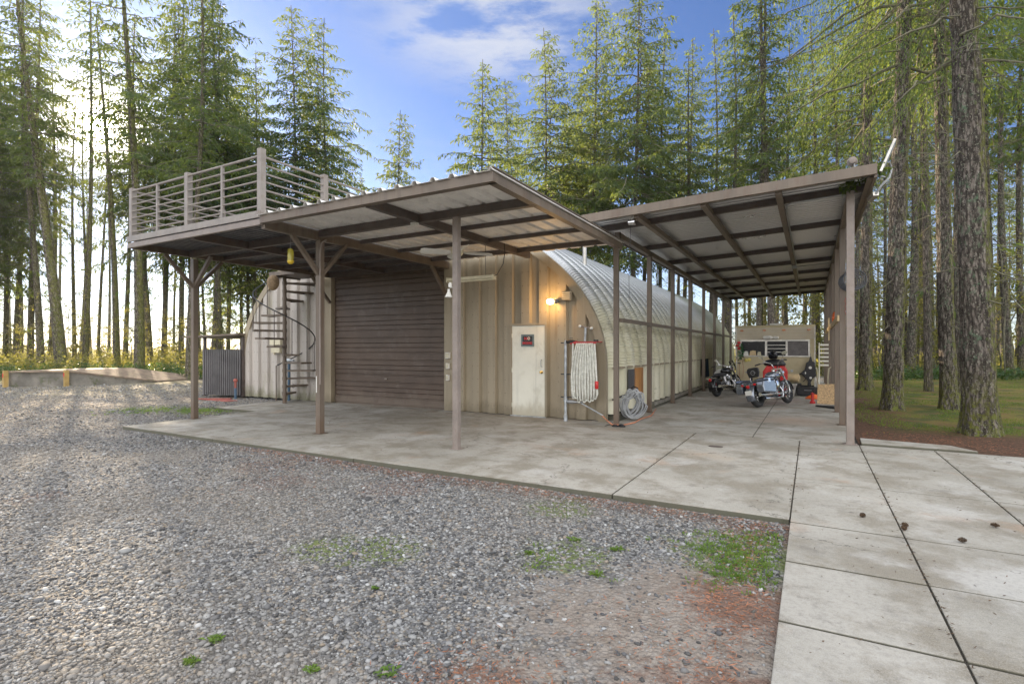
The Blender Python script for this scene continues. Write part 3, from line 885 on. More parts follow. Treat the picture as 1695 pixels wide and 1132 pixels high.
def sheet(x0, x1, y0, y1, zf, per, h, along='y', mat=None, parent=None, name='roof_sheet', duty=0.25):
    """trapezoid-ribbed sheet; ribs run along the given axis. zf(x,y) gives height"""
    a0, a1 = (x0, x1) if along == 'y' else (y0, y1)
    b0, b1 = (y0, y1) if along == 'y' else (x0, x1)
    A = []
    a = a0
    while a < a1:
        for da, dh in ((0, 0), (per * (1 - duty) - per * 0.08, 0), (per * (1 - duty), h), (per * 0.92, h)):
            if a + da < a1: A.append((a + da, dh))
        a += per
    A.append((a1, 0))
    mb = MB()
    for (a, dh) in A:
        for b in (b0, b1):
            x, y = (a, b) if along == 'y' else (b, a)
            mb.v.append((x, y, zf(x, y) + dh))
    for i in range(len(A) - 1):
        mb.f.append((2 * i, 2 * i + 1, 2 * i + 3, 2 * i + 2))
    o = mb.build(name, mat, parent)
    md = o.modifiers.new('th', 'SOLIDIFY'); md.thickness = 0.003
    return o


# ------------------------------------------------------------------ front canopy
can = empty('front_canopy', (-5.6, 8.0, 0), 'brown steel canopy with pale ribbed roof sheets over the concrete before the entry door', 'canopy')
sheet(-7.80, -3.34, 5.46, 10.62, lambda x, y: 3.705, 0.30, 0.045, 'y', mt['sheet'], can)


def part(name, mat, parent, fn, **kw):
    mb = MB(); fn(mb); return mb.build(name, mat, parent, **kw)


part('fascia', mt['steel'], can, lambda m: (m.box(-7.78, -3.36, 5.50, 5.56, 3.58, 3.70), m.box(-7.78, -3.36, 5.562, 5.62, 3.58, 3.60)))
part('fascia', mt['steel'], can, lambda m: (m.box(-3.42, -3.37, 5.562, 10.6, 3.58, 3.70), m.box(-3.48, -3.422, 5.562, 10.6, 3.58, 3.60), m.box(-3.44, -3.335, 5.48, 10.62, 3.742, 3.752)))
part('main_beam', mt['steel_dark'], can, lambda m: m.box(-7.80, -3.422, 6.70, 6.80, 3.575, 3.701))
part('main_beam', mt['steel_dark'], can, lambda m: m.box(-5.58, -5.48, 5.63, 10.58, 3.573, 3.702))
for y, h in ((7.75, 0.075), (8.85, 0.075), (10.0, 0.10)):
    part('purlin', mt['steel_dark'], can, lambda m: m.box(-7.80, -3.423, y - 0.022, y + 0.022, 3.702 - h, 3.7025))


def square_post(m, x, y, z0, z1, w=0.10):
    m.box(x - w / 2, x + w / 2, y - w / 2, y + w / 2, z0, z1)
    m.box(x - w * 0.9, x + w * 0.9, y - w * 0.9, y + w * 0.9, z0, z0 + 0.008)


part('post', mt['steel_pale'], can, lambda m: square_post(m, -4.78, 6.75, 0.002, 3.574, 0.095), bevel=0.004)
part('post', mt['steel'], can, lambda m: square_post(m, -3.44, 10.42, 0.002, 3.60, 0.095), bevel=0.004)

# ------------------------------------------------------------------ raised deck
dk = empty('raised_deck', (-10, 8, 0), 'flat steel roof deck with railing raised on posts over the garage door', 'deck')
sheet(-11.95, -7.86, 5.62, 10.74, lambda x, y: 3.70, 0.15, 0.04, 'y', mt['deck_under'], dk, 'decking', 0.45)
part('fascia', mt['steel_pale'], dk, lambda m: (m.box(-12.02, -7.84, 5.55, 5.61, 3.575, 3.67)))
part('toe_board', mt['rail'], dk, lambda m: m.box(-12.01, -7.86, 5.53, 5.57, 3.69, 3.80))
part('edge_beam', mt['steel'], dk, lambda m: m.box(-12.03, -11.95, 5.62, 10.72, 3.57, 3.70))
part('edge_beam', mt['steel'], dk, lambda m: m.box(-7.90, -7.81, 5.62, 10.72, 3.52, 3.695))
part('main_beam', mt['steel_dark'], dk, lambda m: m.box(-9.96, -9.86, 5.63, 10.7, 3.55, 3.698))
for y in (6.76, 7.55, 8.35, 9.15, 9.95, 10.66):
    hh = 0.14 if y in (6.76, 10.66) else 0.09
    part('joist', mt['steel_dark'], dk, lambda m: m.box(-11.94, -7.91, y - 0.035, y + 0.035, 3.698 - hh, 3.6985))
for (x, y) in ((-7.83, 6.76), (-11.9, 6.82), (-7.86, 10.66), (-11.96, 10.66)):
    if y < 8: part('post', mt['steel'], dk, lambda m: square_post(m, x, y, 0.002, 3.52, 0.11), bevel=0.004)
    s = 0.62
    if y < 8:
        part('knee_brace', mt['steel'], dk, lambda m: m.bar((x, y - 0.01, 2.88), (x, y - s, 3.54), 0.07, 0.07))
        part('knee_brace', mt['steel'], dk, lambda m: m.bar((x, y + 0.01, 2.88), (x, y + s, 3.54), 0.07, 0.07))
        sx = -1 if x > -9 else 1
        if sx > 0: part('knee_brace', mt['steel'], dk, lambda m: m.bar((x, y, 2.9), (x + sx * s, y, 3.55), 0.065, 0.065))
    else:
        part('knee_brace', mt['steel'], dk, lambda m: m.bar((x, y + 0.02, 2.85), (x, y - s, 3.54), 0.07, 0.07))
# railing: tops at 4.75 m
ZR0, ZR1 = 3.74, 4.76


def rail_run(a, b, posts, inter):
    a = Vector(a); b = Vector(b)
    for k in range(7):
        z = 3.90 + k * (4.72 - 3.90) / 6
        part('rail', mt['rail'], dk, lambda m: m.tube([a + Vector((0, 0, z)), b + Vector((0, 0, z))], 0.016 if k < 6 else 0.021, 8), smooth='auto')
    for p in posts:
        part('railing_post', mt['rail'], dk, lambda m: m.box(p[0] - 0.05, p[0] + 0.05, p[1] - 0.05, p[1] + 0.05, ZR0, p[2] if len(p) > 2 else ZR1 + 0.02), bevel=0.004)
    for p in inter:
        part('baluster', mt['rail'], dk, lambda m: m.box(p[0] - 0.027, p[0] + 0.027, p[1] - 0.02, p[1] + 0.02, ZR0, ZR1 - 0.03))


rail_run((-11.96, 5.60, 0), (-7.9, 5.60, 0), [(-11.96, 5.62), (-10.0, 5.62), (-7.9, 5.62, 4.84)], [(-11.0, 5.60), (-8.93, 5.60)])
rail_run((-7.9, 5.63, 0), (-7.9, 10.6, 0), [(-7.9, 6.92), (-7.9, 8.75), (-7.9, 10.6)], [])
rail_run((-11.96, 5.63, 0), (-11.96, 9.3, 0), [(-11.96, 7.5), (-11.96, 9.3)], [])
part('conduit', mt['steel_pale'], dk, lambda m: m.tube([(-7.76, 6.70, 0.9), (-7.76, 6.70, 3.3), (-7.72, 6.70, 3.46), (-7.6, 6.70, 3.50)], 0.014), smooth='auto')
part('reflector', mt['white'], dk, lambda m: m.box(-7.865, -7.845, 6.697, 6.703, 0.75, 1.05))

# ------------------------------------------------------------------ carport
cp = empty('carport', (-1.45, 19, 0), 'long brown steel carport with ribbed roof beside the hut, sheltering the trailer', 'carport')


def zr(x, y=0): return 4.02 + 0.042 * (x + 3.74)


sheet(-3.74, 0.80, 9.38, 29.0, zr, 0.16, 0.032, 'x', mt['sheet_galv'], cp, 'roof_sheet', 0.4)


def sl(m, x0, x1, y0, y1, top, h):
    vs = [(x0, y0, zr(x0) + top - h), (x1, y0, zr(x1) + top - h), (x1, y1, zr(x1) + top - h), (x0, y1, zr(x0) + top - h),
          (x0, y0, zr(x0) + top), (x1, y0, zr(x1) + top), (x1, y1, zr(x1) + top), (x0, y1, zr(x0) + top)]
    m.add(vs, [(0, 3, 2, 1), (4, 5, 6, 7), (0, 1, 5, 4), (1, 2, 6, 5), (2, 3, 7, 6), (3, 0, 4, 7)])


part('fascia', mt['steel'], cp, lambda m: (sl(m, -3.76, 0.83, 9.33, 9.375, 0.03, 0.15), sl(m, -3.76, 0.83, 9.376, 9.45, -0.10, 0.012)))
part('fascia', mt['steel'], cp, lambda m: (sl(m, 0.80, 0.84, 9.376, 29.0, 0.03, 0.19), sl(m, 0.72, 0.799, 9.46, 29.0, -0.13, 0.012)))
part('fascia', mt['steel'], cp, lambda m: sl(m, -3.77, -3.74, 9.376, 29.0, 0.02, 0.12))
part('eave_beam', mt['steel'], cp, lambda m: sl(m, -3.49, -3.39, 10.5, 28.1, -0.125, 0.11))
part('eave_beam', mt['steel'], cp, lambda m: sl(m, 0.50, 0.60, 10.2, 28.1, -0.125, 0.10))
for k in range(8):
    yl, yr = 10.45 + 2.5 * k, 10.2 + 2.5 * k
    if k: part('post', mt['steel'], cp, lambda m: square_post(m, -3.44, yl, 0.003, zr(-3.44) - 0.12, 0.10), bevel=0.004)
    else: part('post', mt['steel'], cp, lambda m: m.box(-3.49, -3.39, 10.48, 10.56, 3.62, 3.92))
    part('post', mt['steel_pale'] if k == 0 else mt['steel'], cp, lambda m: square_post(m, 0.55, yr, 0.003, zr(0.55) - 0.1, 0.11), bevel=0.004)
    part('cross_beam', mt['steel_dark'], cp, lambda m: sl(m, -3.70, 0.76, yr + 0.06, yr + 0.135, -0.004, 0.11))
for x in (-0.46, -1.6, -2.75):
    part('purlin', mt['steel'], cp, lambda m: sl(m, x - 0.045, x + 0.045, 9.46, 28.6, -0.055, 0.10))
part('side_rail', mt['steel'], cp, lambda m: m.box(-3.42, -3.36, 10.55, 28.2, 2.09, 2.17))
part('conduit', mt['grey'], cp, lambda m: m.tube([(0.45, 10.16, zr(0.4) - 0.15), (-0.3, 10.16, zr(-.3) - 0.16), (-0.36, 10.2, zr(-.4) - 0.175), (-0.38, 10.6, zr(-.4) - 0.175), (-0.38, 20.0, zr(-.4) - 0.175)], 0.014), smooth='auto')
part('conduit', mt['grey'], cp, lambda m: m.tube([(-0.36, 17.9, zr(-.36) - 0.18), (0.1, 17.95, zr(.1) - 0.17), (0.45, 17.95, zr(.4) - 0.16)], 0.014), smooth='auto')
part('junction_box', mt['grey'], cp, lambda m: m.box(-0.5, -0.36, 17.7, 17.84, zr(-.4) - 0.25, zr(-.4) - 0.17))

# ------------------------------------------------------------------ thin morning haze in the air
hz = MB(); hz.box(-135, 135, -12, 140, -1.1, 46)
ho = hz.build('haze', bpy.data.materials.new('haze_air'))
hm = ho.data.materials[0]; t = NT(hm)
pv = t.node('VolumePrincipled'); pv.inputs['Density'].default_value = 0.00035; pv.inputs['Color'].default_value = (0.95, 0.97, 1, 1); pv.inputs['Anisotropy'].default_value = 0.6
t.put(pv.outputs[0], t.out.inputs['Volume'])
tag(ho, 'thin pale haze hanging in the air of the wood', 'haze', kind='stuff')

scene.cycles.volume_bounces = 0

# ------------------------------------------------------------------ trees
rng = np.random.default_rng(11)


def kites(O, D, L, W, rng, fold=0.0):
    """leaf-sized four-cornered blades; returns verts, quads"""
    n = len(O)
    D = D / np.linalg.norm(D, axis=1, keepdims=True)
    r = rng.normal(size=(n, 3)) * np.array([0.6, 0.6, 1.2])
    wv = np.cross(D, r); wv /= np.linalg.norm(wv, axis=1, keepdims=True) + 1e-9
    V = np.empty((n, 4, 3))
    V[:, 0] = O
    V[:, 1] = O + D * (L * 0.45)[:, None] + wv * W[:, None]
    V[:, 2] = O + D * L[:, None] - np.array([0, 0, 1]) * (L * fold)[:, None]
    V[:, 3] = O + D * (L * 0.5)[:, None] - wv * W[:, None]
    return V.reshape(-1, 3), np.arange(n * 4).reshape(-1, 4)


def limb_tubes(paths, sides=4):
    V = []; F = []
    base = 0
    for pts, r0, r1 in paths:
        pts = np.asarray(pts, float); m = len(pts)
        d = np.gradient(pts, axis=0); d /= np.linalg.norm(d, axis=1, keepdims=True) + 1e-9
        up = np.array([0.12, 0.2, 1.0]); x = np.cross(d, up); x /= np.linalg.norm(x, axis=1, keepdims=True) + 1e-9
        y = np.cross(d, x)
        rr = np.linspace(r0, r1, m)[:, None]
        for k in range(sides):
            a = 2 * PI * k / sides
            V.append(pts + (x * math.cos(a) + y * math.sin(a)) * rr)
        idx = base + np.arange(m * sides).reshape(sides, m)
        for k in range(sides):
            k2 = (k + 1) % sides
            F.append(np.stack([idx[k, :-1], idx[k2, :-1], idx[k2, 1:], idx[k, 1:]], 1))
        base += m * sides
    return np.concatenate(V), np.concatenate(F)


def branch_leaves(path, L, kl, kw, dens, rng, spread=0.36, hang=0.5, tmin=0.15):
    """side twigs off a limb with needle sprays"""
    O = []; D = []
    n = max(4, int(L / (0.15 / dens)))
    seg = len(path) - 1
    for i in range(n):
        t = tmin + (1 - tmin) * (i + rng.random()) / n
        q = t * seg; k = min(int(q), seg - 1); p = path[k] + (path[k + 1] - path[k]) * (q - k)
        dr = path[k + 1] - path[k]; dr = dr / (np.linalg.norm(dr) + 1e-9)
        side = 1 if i % 2 else -1
        pr = np.cross(dr, (0, 0, 1.0)) * side
        tl = (spread * L * (1 - t) ** 0.8 + 0.16) * rng.uniform(0.5, 1.15)
        td = pr * rng.uniform(0.5, 0.95) + dr * rng.uniform(0.35, 0.8) + np.array([0, 0, -hang * rng.uniform(0.2, 1.0)])
        m = max(2, int(tl / (kl * 0.62)))
        tt = (np.arange(m) + rng.random(m) * 0.7) / m
        o = p + td * (tl * tt)[:, None] + np.array([0, 0, -1]) * (hang * 0.5 * tl * tt ** 2)[:, None]
        d = td + rng.normal(size=(m, 3)) * 0.45 + np.array([0, 0, -hang * 0.6])
        O.append(o); D.append(d)
    O = np.concatenate(O); D = np.concatenate(D)
    m = len(O)
    return O, D, kl * rng.uniform(0.6, 1.3, m), kw * rng.uniform(0.6, 1.3, m)


def fir(name, seed, H=27, z0=8, Lmax=3.8, nb=95, kl=0.28, kw=0.048, dens=1.7, droop=0.18, r0=0.26, wob=0.1, dead=26, power=0.75, gap=0.0, crown_mat=None, trunk_mat=None, flare=0.24, hang=0.5, side=None, top=None, low=10, detail=False):
    rg = np.random.default_rng(seed)
    # trunk
    nz, ns = (26, 14) if not detail else (210, 64)
    zs = H * (np.linspace(0, 1, nz) ** (1.35 if not detail else 1.6))
    px, py = rg.uniform(0, 6, 2)
    cx = wob * np.sin(zs * 0.16 + px) - wob * math.sin(px); cy = wob * np.sin(zs * 0.13 + py) - wob * math.sin(py)
    V = []
    for i, z in enumerate(zs):
        r = r0 * (1 - 0.86 * z / H) * (1 + flare * math.exp(-z / 0.35))
        for k in range(ns):
            a = 2 * PI * k / ns
            rr = r * (1 + (0.10 * math.exp(-z / 0.5) + 0.02) * math.sin(a * 5 + px) + 0.035 * noise.noise((math.cos(a) * 2, math.sin(a) * 2, z * 0.8 + seed)))
            if detail:
                ca_, sa_ = math.cos(a), math.sin(a)
                f1 = noise.noise((ca_ * 3.4 + seed, sa_ * 3.4, z * 1.1)); f2 = noise.noise((ca_ * 8, sa_ * 8 + seed, z * 3.2))
                rr += 0.022 * (abs(f1) * 2 - 0.6) + 0.014 * (abs(f2) * 2 - 0.5) + 0.10 * math.exp(-z / 0.22) * max(0, noise.noise((ca_ * 1.7, sa_ * 1.7, seed + 3.0)) + 0.15)
            V.append((cx[i] + rr * math.cos(a), cy[i] + rr * math.sin(a), z - (0.12 if i == 0 else 0)))
    idx = np.arange(nz * ns).reshape(nz, ns)
    F = np.stack([idx[:-1], np.roll(idx, -1, 1)[:-1], np.roll(idx, -1, 1)[1:], idx[1:]], -1).reshape(-1, 4)
    trunk = raw_mesh('trunk', V, F, 4, trunk_mat or mt['bark'], True)

    def axis(z): return np.array([np.interp(z, zs, cx), np.interp(z, zs, cy), z])
    limbs = []; leaves = []
    Hc = top or H
    for b in range(nb):
        u = ((b + rg.random()) / nb) ** 1.05
        z = z0 + (Hc - z0) * u * 0.985
        uu = (z - z0) / (H - z0)
        prof = (1 - uu) ** power * min(1, 0.6 + uu / 0.25 * 0.4)
        L = Lmax * prof * rg.uniform(0.42, 1.15) + 0.15
        if rg.random() < gap: L *= rg.uniform(0.25, 0.6)
        az = b * 2.39996 + rg.uniform(-0.5, 0.5)
        if side is not None and rg.random() < 0.55: az = side + rg.normal() * 0.7
        e = -0.12 + 0.62 * uu ** 1.4 + rg.uniform(-0.12, 0.12)
        d = np.array([math.cos(az), math.sin(az), 0])
        t = np.linspace(0, 1, 7)[:, None]
        path = axis(z) + d * L * t + np.array([0, 0, 1]) * (e * L * t - droop * L * t ** 2 + 0.10 * droop * L * t ** 4)
        path[1:-1] += rg.normal(size=(5, 3)) * 0.025 * L
        limbs.append((path, 0.012 + 0.011 * L, 0.004))
        leaves.append(branch_leaves(path, L, kl, kw, dens, rg, hang=hang))
    for b in range(dead):
        z = rg.uniform(2.0, z0 + 2)
        L = rg.uniform(0.35, 1.5 + 0.10 * z)
        az = rg.uniform(0, 2 * PI); e = rg.uniform(-0.55, 0.25)
        d = np.array([math.cos(az), math.sin(az), 0])
        t = np.linspace(0, 1, 6)[:, None]
        path = axis(z) + d * L * t + np.array([0, 0, 1]) * (e * L * t - 0.25 * L * t ** 2)
        path[1:] += rg.normal(size=(5, 3)) * 0.05 * L
        limbs.append((path, 0.015, 0.004))
        for q in range(2):
            k = rg.integers(2, 5); dd_ = rg.normal(size=3); dd_ /= np.linalg.norm(dd_)
            limbs.append((np.stack([path[k], path[k] + dd_ * L * 0.15, path[k] + dd_ * L * 0.3 - np.array([0, 0, 0.05 * L])]), 0.006, 0.003))

        if b < low:
            leaves.append(branch_leaves(path, L * 0.5, kl, kw, dens * 0.45, rg, hang=hang, tmin=0.5))
    V, F = limb_tubes(limbs)
    LV, LF = V, F
    O = np.concatenate([l[0] for l in leaves]); D = np.concatenate([l[1] for l in leaves])
    Ln = np.concatenate([l[2] for l in leaves]); W = np.concatenate([l[3] for l in leaves])
    V, F = kites(O, D, Ln, W, rg, 0.15)
    crown = raw_mesh('crown', np.concatenate([V, LV]), np.concatenate([F, LF + len(V)]), 4, crown_mat or mt['needle'])
    crown.materials.append(mt['limb'])
    crown.polygons.foreach_set('material_index', np.concatenate([np.zeros(len(F), np.int32), np.ones(len(LF), np.int32)]))
    return dict(trunk=trunk, crown=crown, H=H, r=r0)


T_ = {
    'full1': fir('a', 1, H=27, z0=8.5, Lmax=6.4, nb=165, gap=0.2, dens=1.9, wob=0.3),
    'full2': fir('b', 2, H=26, z0=7.0, Lmax=6.8, nb=160, gap=0.25, droop=0.28, dens=1.9, wob=0.35),
    'full3': fir('c', 3, H=21, z0=5.0, Lmax=6.0, nb=145, power=0.85, gap=0.2, dens=1.9, wob=0.2),
    'high1': fir('d', 4, H=27, z0=11.0, Lmax=5.0, nb=95, wob=0.25, dead=50, gap=0.3, droop=0.3, dens=1.7),
    'high2': fir('e', 5, H=28, z0=12.0, Lmax=4.8, nb=90, wob=0.35, dead=54, gap=0.35, dens=1.7),
    'high3': fir('f', 6, H=26, z0=11.5, Lmax=4.6, nb=85, wob=0.2, dead=50, gap=0.35, trunk_mat=mt['bark_moss'], dens=1.7),
    'thin': fir('t', 17, H=26, z0=14.5, Lmax=3.4, nb=30, wob=0.3, dead=60, gap=0.4, trunk_mat=mt['bark_moss'], dens=1.2),
    'bare': fir('g', 7, H=25, z0=15.5, Lmax=3.0, nb=46, wob=0.3, dead=56, gap=0.4, trunk_mat=mt['bark_moss'], dens=1.2),
}
# the trees close by on the right, modelled finer, with long hanging boughs
T_['near1'] = fir('h', 8, H=31, z0=6.8, Lmax=3.2, nb=44, kl=0.085, kw=0.0085, dens=2.6, droop=0.32, r0=0.36, wob=0.08, dead=34, gap=0.15, crown_mat=mt['needle_near'], trunk_mat=mt['bark_moss'], hang=1.0, top=16, low=4, detail=True)
T_['near2'] = fir('i', 9, H=30, z0=8.6, Lmax=5.4, nb=46, kl=0.11, kw=0.011, dens=2.2, droop=0.30, r0=0.30, wob=0.12, dead=38, gap=0.2, crown_mat=mt['needle_near'], trunk_mat=mt['bark_moss'], hang=1.2, side=PI * 1.02, top=20, low=4, detail=True)

NT_ = [0]


def tree(px, depth, wpx, kind, label, group, H=None, top_y=None, lean=0.0, rz=None, z=-0.06, name='fir_tree', loc=None):
    t = T_[kind]
    p = at(px, depth, z) if loc is None else Vector(loc)
    r = wpx * depth / F_PX / 2
    if top_y is not None: H = CAM_H + (577 - top_y) * depth / F_PX
    s = (H or t['H'] * random.uniform(0.92, 1.08)) / t['H']
    o = empty(name, p, label, 'tree', group)
    q = Matrix.Rotation(R(lean), 4, Vector((-S_, C_, 0))) @ Matrix.Rotation(rz if rz is not None else random.uniform(0, 6.28), 4, 'Z')
    o.rotation_euler = q.to_euler()
    o.scale = (s, s, s)
    a = link('trunk', t['trunk'], o); k = r / (t['r'] * s); a.scale = (k, k, 1)
    link('crown', t['crown'], o)
    return o


GL = 'conifers of the wood left of the yard'
GB = 'conifers behind the hut'
GR = 'conifers right of the carport'
# big trees by the ramp
tree(103, 33, 18, 'high3', 'thick trunk leaning left behind the left end of the low ramp', GL, lean=-5.2, H=27)
tree(231, 30, 16, 'high3', 'mossy trunk leaning slightly left beside the sloping end of the ramp', GL, lean=-1.8, H=27)
tree(193, 38, 11, 'thin', 'fir leaning left between the two thick trunks at the ramp', GL, lean=-2.2)
tree(313, 27.5, 12, 'high2', 'straight dark fir hard by the left canopy post', GL, H=24.5)
L1 = [(26, 42, 9, 'high2'), (33, 52, 8, 'bare'), (50, 40, 10, 'high1'), (68, 36, 11, 'full2'), (83, 44, 9, 'bare'), (123, 46, 6.5, 'high3'), 
      (150, 48, 6, 'high2'), (162, 50, 5.5, 'bare'), (180, 60, 5, 'high3'), (207, 43, 8, 'full1'), (233, 50, 6, 'bare'), (239, 58, 5, 'high2'), (249, 42, 9, 'full2'),
      (271, 43, 9, 'full1'), (276, 60, 5, 'bare'), (288, 64, 4.5, 'high3'), (300, 41, 9, 'high2'), (331, 58, 5, 'high1'), (341, 55, 5, 'bare'), (353, 40, 10, 'full1'),
      (377, 46, 7, 'high3'), (401, 52, 6, 'full2'), (416, 48, 7, 'high1'), (8, 40, 8, 'full1'), (-20, 36, 10, 'full2'), (-55, 40, 9, 'full1'), (-90, 34, 9, 'full2'), (-130, 38, 9, 'full1'),
      (135, 66, 5, 'bare'), (95, 58, 6, 'high1')]
for i, (px, dp, wp, kd) in enumerate(L1):
    if dp >= 48 and px < 350: kd = 'bare'
    if 110 < px < 195 or px in (207, 95): kd = 'thin'
    if px in (249, 271, 50, 68, 233): kd = 'high2'
    tree(px, dp, wp, kd, 'slim bare-trunked conifer standing in the sunlit brush of the left wood', GL, lean=random.uniform(-1.2, 1.2))
tree(140, 37, 9, 'bare', 'slim trunk close left of the low sun with boughs only high up', GL, H=28.5, lean=0.5)
# skyline trees behind the deck and hut
SK = [(362, 40, 8, 'full1', 4, 'tall pointed fir just left of the blue gap behind the deck railing'),
      (320, 42, 8, 'full2', -25, 'tall fir whose tip leaves the frame above the deck railing'),
      (411, 50, 6, 'full3', 112, 'smaller yellow-lit fir between the tall ones above the corner railing post'),
      (484, 42, 7, 'full1', 10, 'pointed fir with the highest tip against the blue sky above the deck'),
      (554, 43, 7, 'full2', 33, 'fir with a leaning tip right of the highest one above the deck'),
      (653, 46, 5.5, 'full3', 180, 'small lone fir standing in the blue gap above the canopy roof'),
      (800, 42, 6.5, 'full3', 95, 'pointed fir above the peak corner of the front canopy'),
      (898, 43, 7, 'full2', 42, 'fir with upswept lower limbs right of the one over the canopy corner'),
      (974, 44, 8, 'full1', -5, 'tall fir whose tip just touches the top of the frame above the hut'),
      (1045, 41, 9, 'full2', -40, 'tall full fir over the join of canopy and carport')]
for px, dp, wp, kd, ty, lb in SK: tree(px, dp, wp, kd, lb, GB, top_y=ty, lean=random.uniform(-0.8, 0.8))
L2 = [(840, 58, 6, 'full1'), (950, 52, 6, 'full2'), (1120, 56, 6, 'high2'), (1195, 55, 7, 'high1'), (450, 56, 6, 'full3'), (525, 60, 6, 'full3'), (600, 62, 5, 'full3'), (760, 64, 5, 'full3'), (925, 55, 6, 'full3'), (1008, 50, 7, 'full1'), (1063, 47, 8, 'high1'), (1092, 44, 8, 'full1'), (1107, 55, 7, 'full2'), (1130, 48, 8, 'high1'),
      (1146, 42, 8.5, 'full2'), (1175, 46, 8, 'high2'), (1203, 40, 9, 'full1'), (1221, 48, 6, 'high3'), (1240, 47, 6.5, 'bare'), (1303, 42, 9, 'high3'), (1329, 44, 8, 'high3'), (1268, 50, 6, 'bare'), (1185, 60, 6, 'full3'), (1285, 60, 6, 'high1')]
for px, dp, wp, kd in L2:
    if px > 1000: kd = {'full1': 'high2', 'full2': 'high3', 'full3': 'bare', 'high1': 'high2', 'high3': 'bare'}.get(kd, kd)
    H = None
    if px < 820: H = CAM_H + (577 - random.uniform(270, 330)) * dp / F_PX
    elif px < 1000: H = CAM_H + (577 - random.uniform(110, 170)) * dp / F_PX
    tree(px, dp, wp, kd, 'conifer in the sunlit row behind the arched hut', GB, H=H, lean=random.uniform(-1, 1))
tree(1257, 34, 12, 'high3', 'left of the two thick grey trunks right above the trailer roof', GB, H=29)
tree(1279, 33, 14, 'high2', 'right of the two thick grey trunks right above the trailer roof', GB, H=29)
tree(1355, 38, 9, 'high3', 'curved mossy trunk seen between trailer and carport posts', GB, lean=-2.0)
# right-hand trees
tree(1624, 9.75, 46, 'near1', 'biggest nearest trunk with lichen at the right edge of the lawn', GR, H=31, lean=-1.6, z=-0.02, rz=0.3)
tree(1478, 13.65, 28, 'near2', 'thick mossy trunk next right of the carport posts', GR, H=30, lean=0.8, z=-0.02, rz=0.0)
tree(1571, 13.7, 23, 'near2', 'left-leaning trunk between the two thickest ones on the lawn', GR, H=29, lean=-2.2, z=-0.02, rz=0.9)
tree(1432, 20, 19, 'near2', 'grey trunk just behind the carport corner post', GR, H=29, z=-0.02, rz=-0.5)
tree(1537, 19.8, 12, 'high1', 'slender trunk on the lawn leaning left behind the thick ones', GR, lean=-1.8, z=-0.02)
tree(1590, 18.8, 14, 'high3', 'mossy trunk on the lawn half hidden behind the left-leaning one', GR, lean=-0.9, z=-0.02)
L3 = [(1408, 36, 7, 'bare'), (1440, 38, 6, 'bare'), (1471, 42, 6, 'bare'), (1498, 36, 6, 'bare'), (1528, 44, 5.5, 'bare'), (1552, 34, 8, 'bare'), (1598, 34, 7, 'bare'), (1612, 48, 6, 'bare'), (1643, 30, 9, 'bare'), (1683, 40, 7, 'bare'), (1370, 44, 6, 'bare'), (1462, 32, 6, 'high3'), (1506, 30, 15, 'high3'), (1516, 40, 9, 'bare'), (1540, 31, 14, 'high3'), (1417, 30, 9, 'bare'), (1396, 33, 8, 'high3'), (1672, 29, 13, 'high3'), (1692, 30, 11, 'high1'),
      (1650, 44, 7, 'bare'), (1605, 42, 8, 'high3'), (1449, 46, 7, 'high2'), (1490, 50, 7, 'high1'), (1560, 48, 7, 'bare'), (1634, 36, 8, 'high2'), (1720, 24, 14, 'high1'), (1380, 40, 8, 'high1'), (1345, 52, 6, 'full2'),
      (1575, 58, 6, 'bare'), (1525, 62, 6, 'full2'), (1660, 60, 6, 'bare'), (1700, 52, 7, 'full2'), (1430, 60, 6, 'full2'), (1760, 34, 9, 'full1')]
for px, dp, wp, kd in L3:
    kd = {'full1': 'high2', 'full2': 'high2', 'high3': 'bare', 'high1': 'high3'}.get(kd, kd)
    tree(px, dp, wp, kd, 'mossy conifer in the glowing rows beyond the lawn', GR, lean=random.uniform(-1.2, 1.2))
# far rows
for i in range(34):
    px = -140 + i * 55 + random.uniform(-16, 16)
    dp = random.uniform(62, 105)
    if 20 < px < 330: continue
    if 330 < px < 1000: H = random.uniform(10, 15)
    else: H = random.uniform(22, 27)
    tree(px, dp, random.uniform(3.5, 5.5), random.choice(['full3', 'full1', 'high1', 'full2', 'bare'] if px < 1000 else ['bare', 'thin', 'high2', 'bare']), 'distant conifer in the back rows of the wood', 'distant conifers in the back rows', H=H, lean=random.uniform(-1, 1))


# ------------------------------------------------------------------ brush and saplings
def leaf_cloud(centres, n, kl, kw, rg, flat=1.0, up=0.2):
    O = []; D = []
    for (x, y, z, rx, rz_) in centres:
        q = rg.normal(size=(n, 3)); q /= np.linalg.norm(q, axis=1, keepdims=True)
        q *= rg.uniform(0.35, 1.0, (n, 1)) ** 0.6
        o = np.array([x, y, z]) + q * np.array([rx, rx, rz_])
        O.append(o); D.append(q * 0.6 + rg.normal(size=(n, 3)) * 0.7 + np.array([0, 0, up]))
    O = np.concatenate(O); D = np.concatenate(D)
    k = O[:, 2] > -0.05
    O = O[k]; D = D[k]; m = len(O)
    return kites(O, D, kl * rg.uniform(0.5, 1.4, m), kw * rg.uniform(0.5, 1.4, m), rg, 0.2)


def brush(name, n, pxr, dr, hr, mat, seed, kl=0.17, kw=0.045, leaves=70):
    rg = np.random.default_rng(seed)
    cs = []
    for i in range(n):
        dp = rg.uniform(*dr) ; p = at(rg.uniform(*pxr), dp)
        h = rg.uniform(*hr)
        cs.append((p.x, p.y, h * 0.45, h * rg.uniform(0.7, 1.2), h * 0.6))
    V, F = leaf_cloud(cs, leaves, kl, kw, rg)
    o = link(name, raw_mesh(name, V, F, 4, mat))
    return o


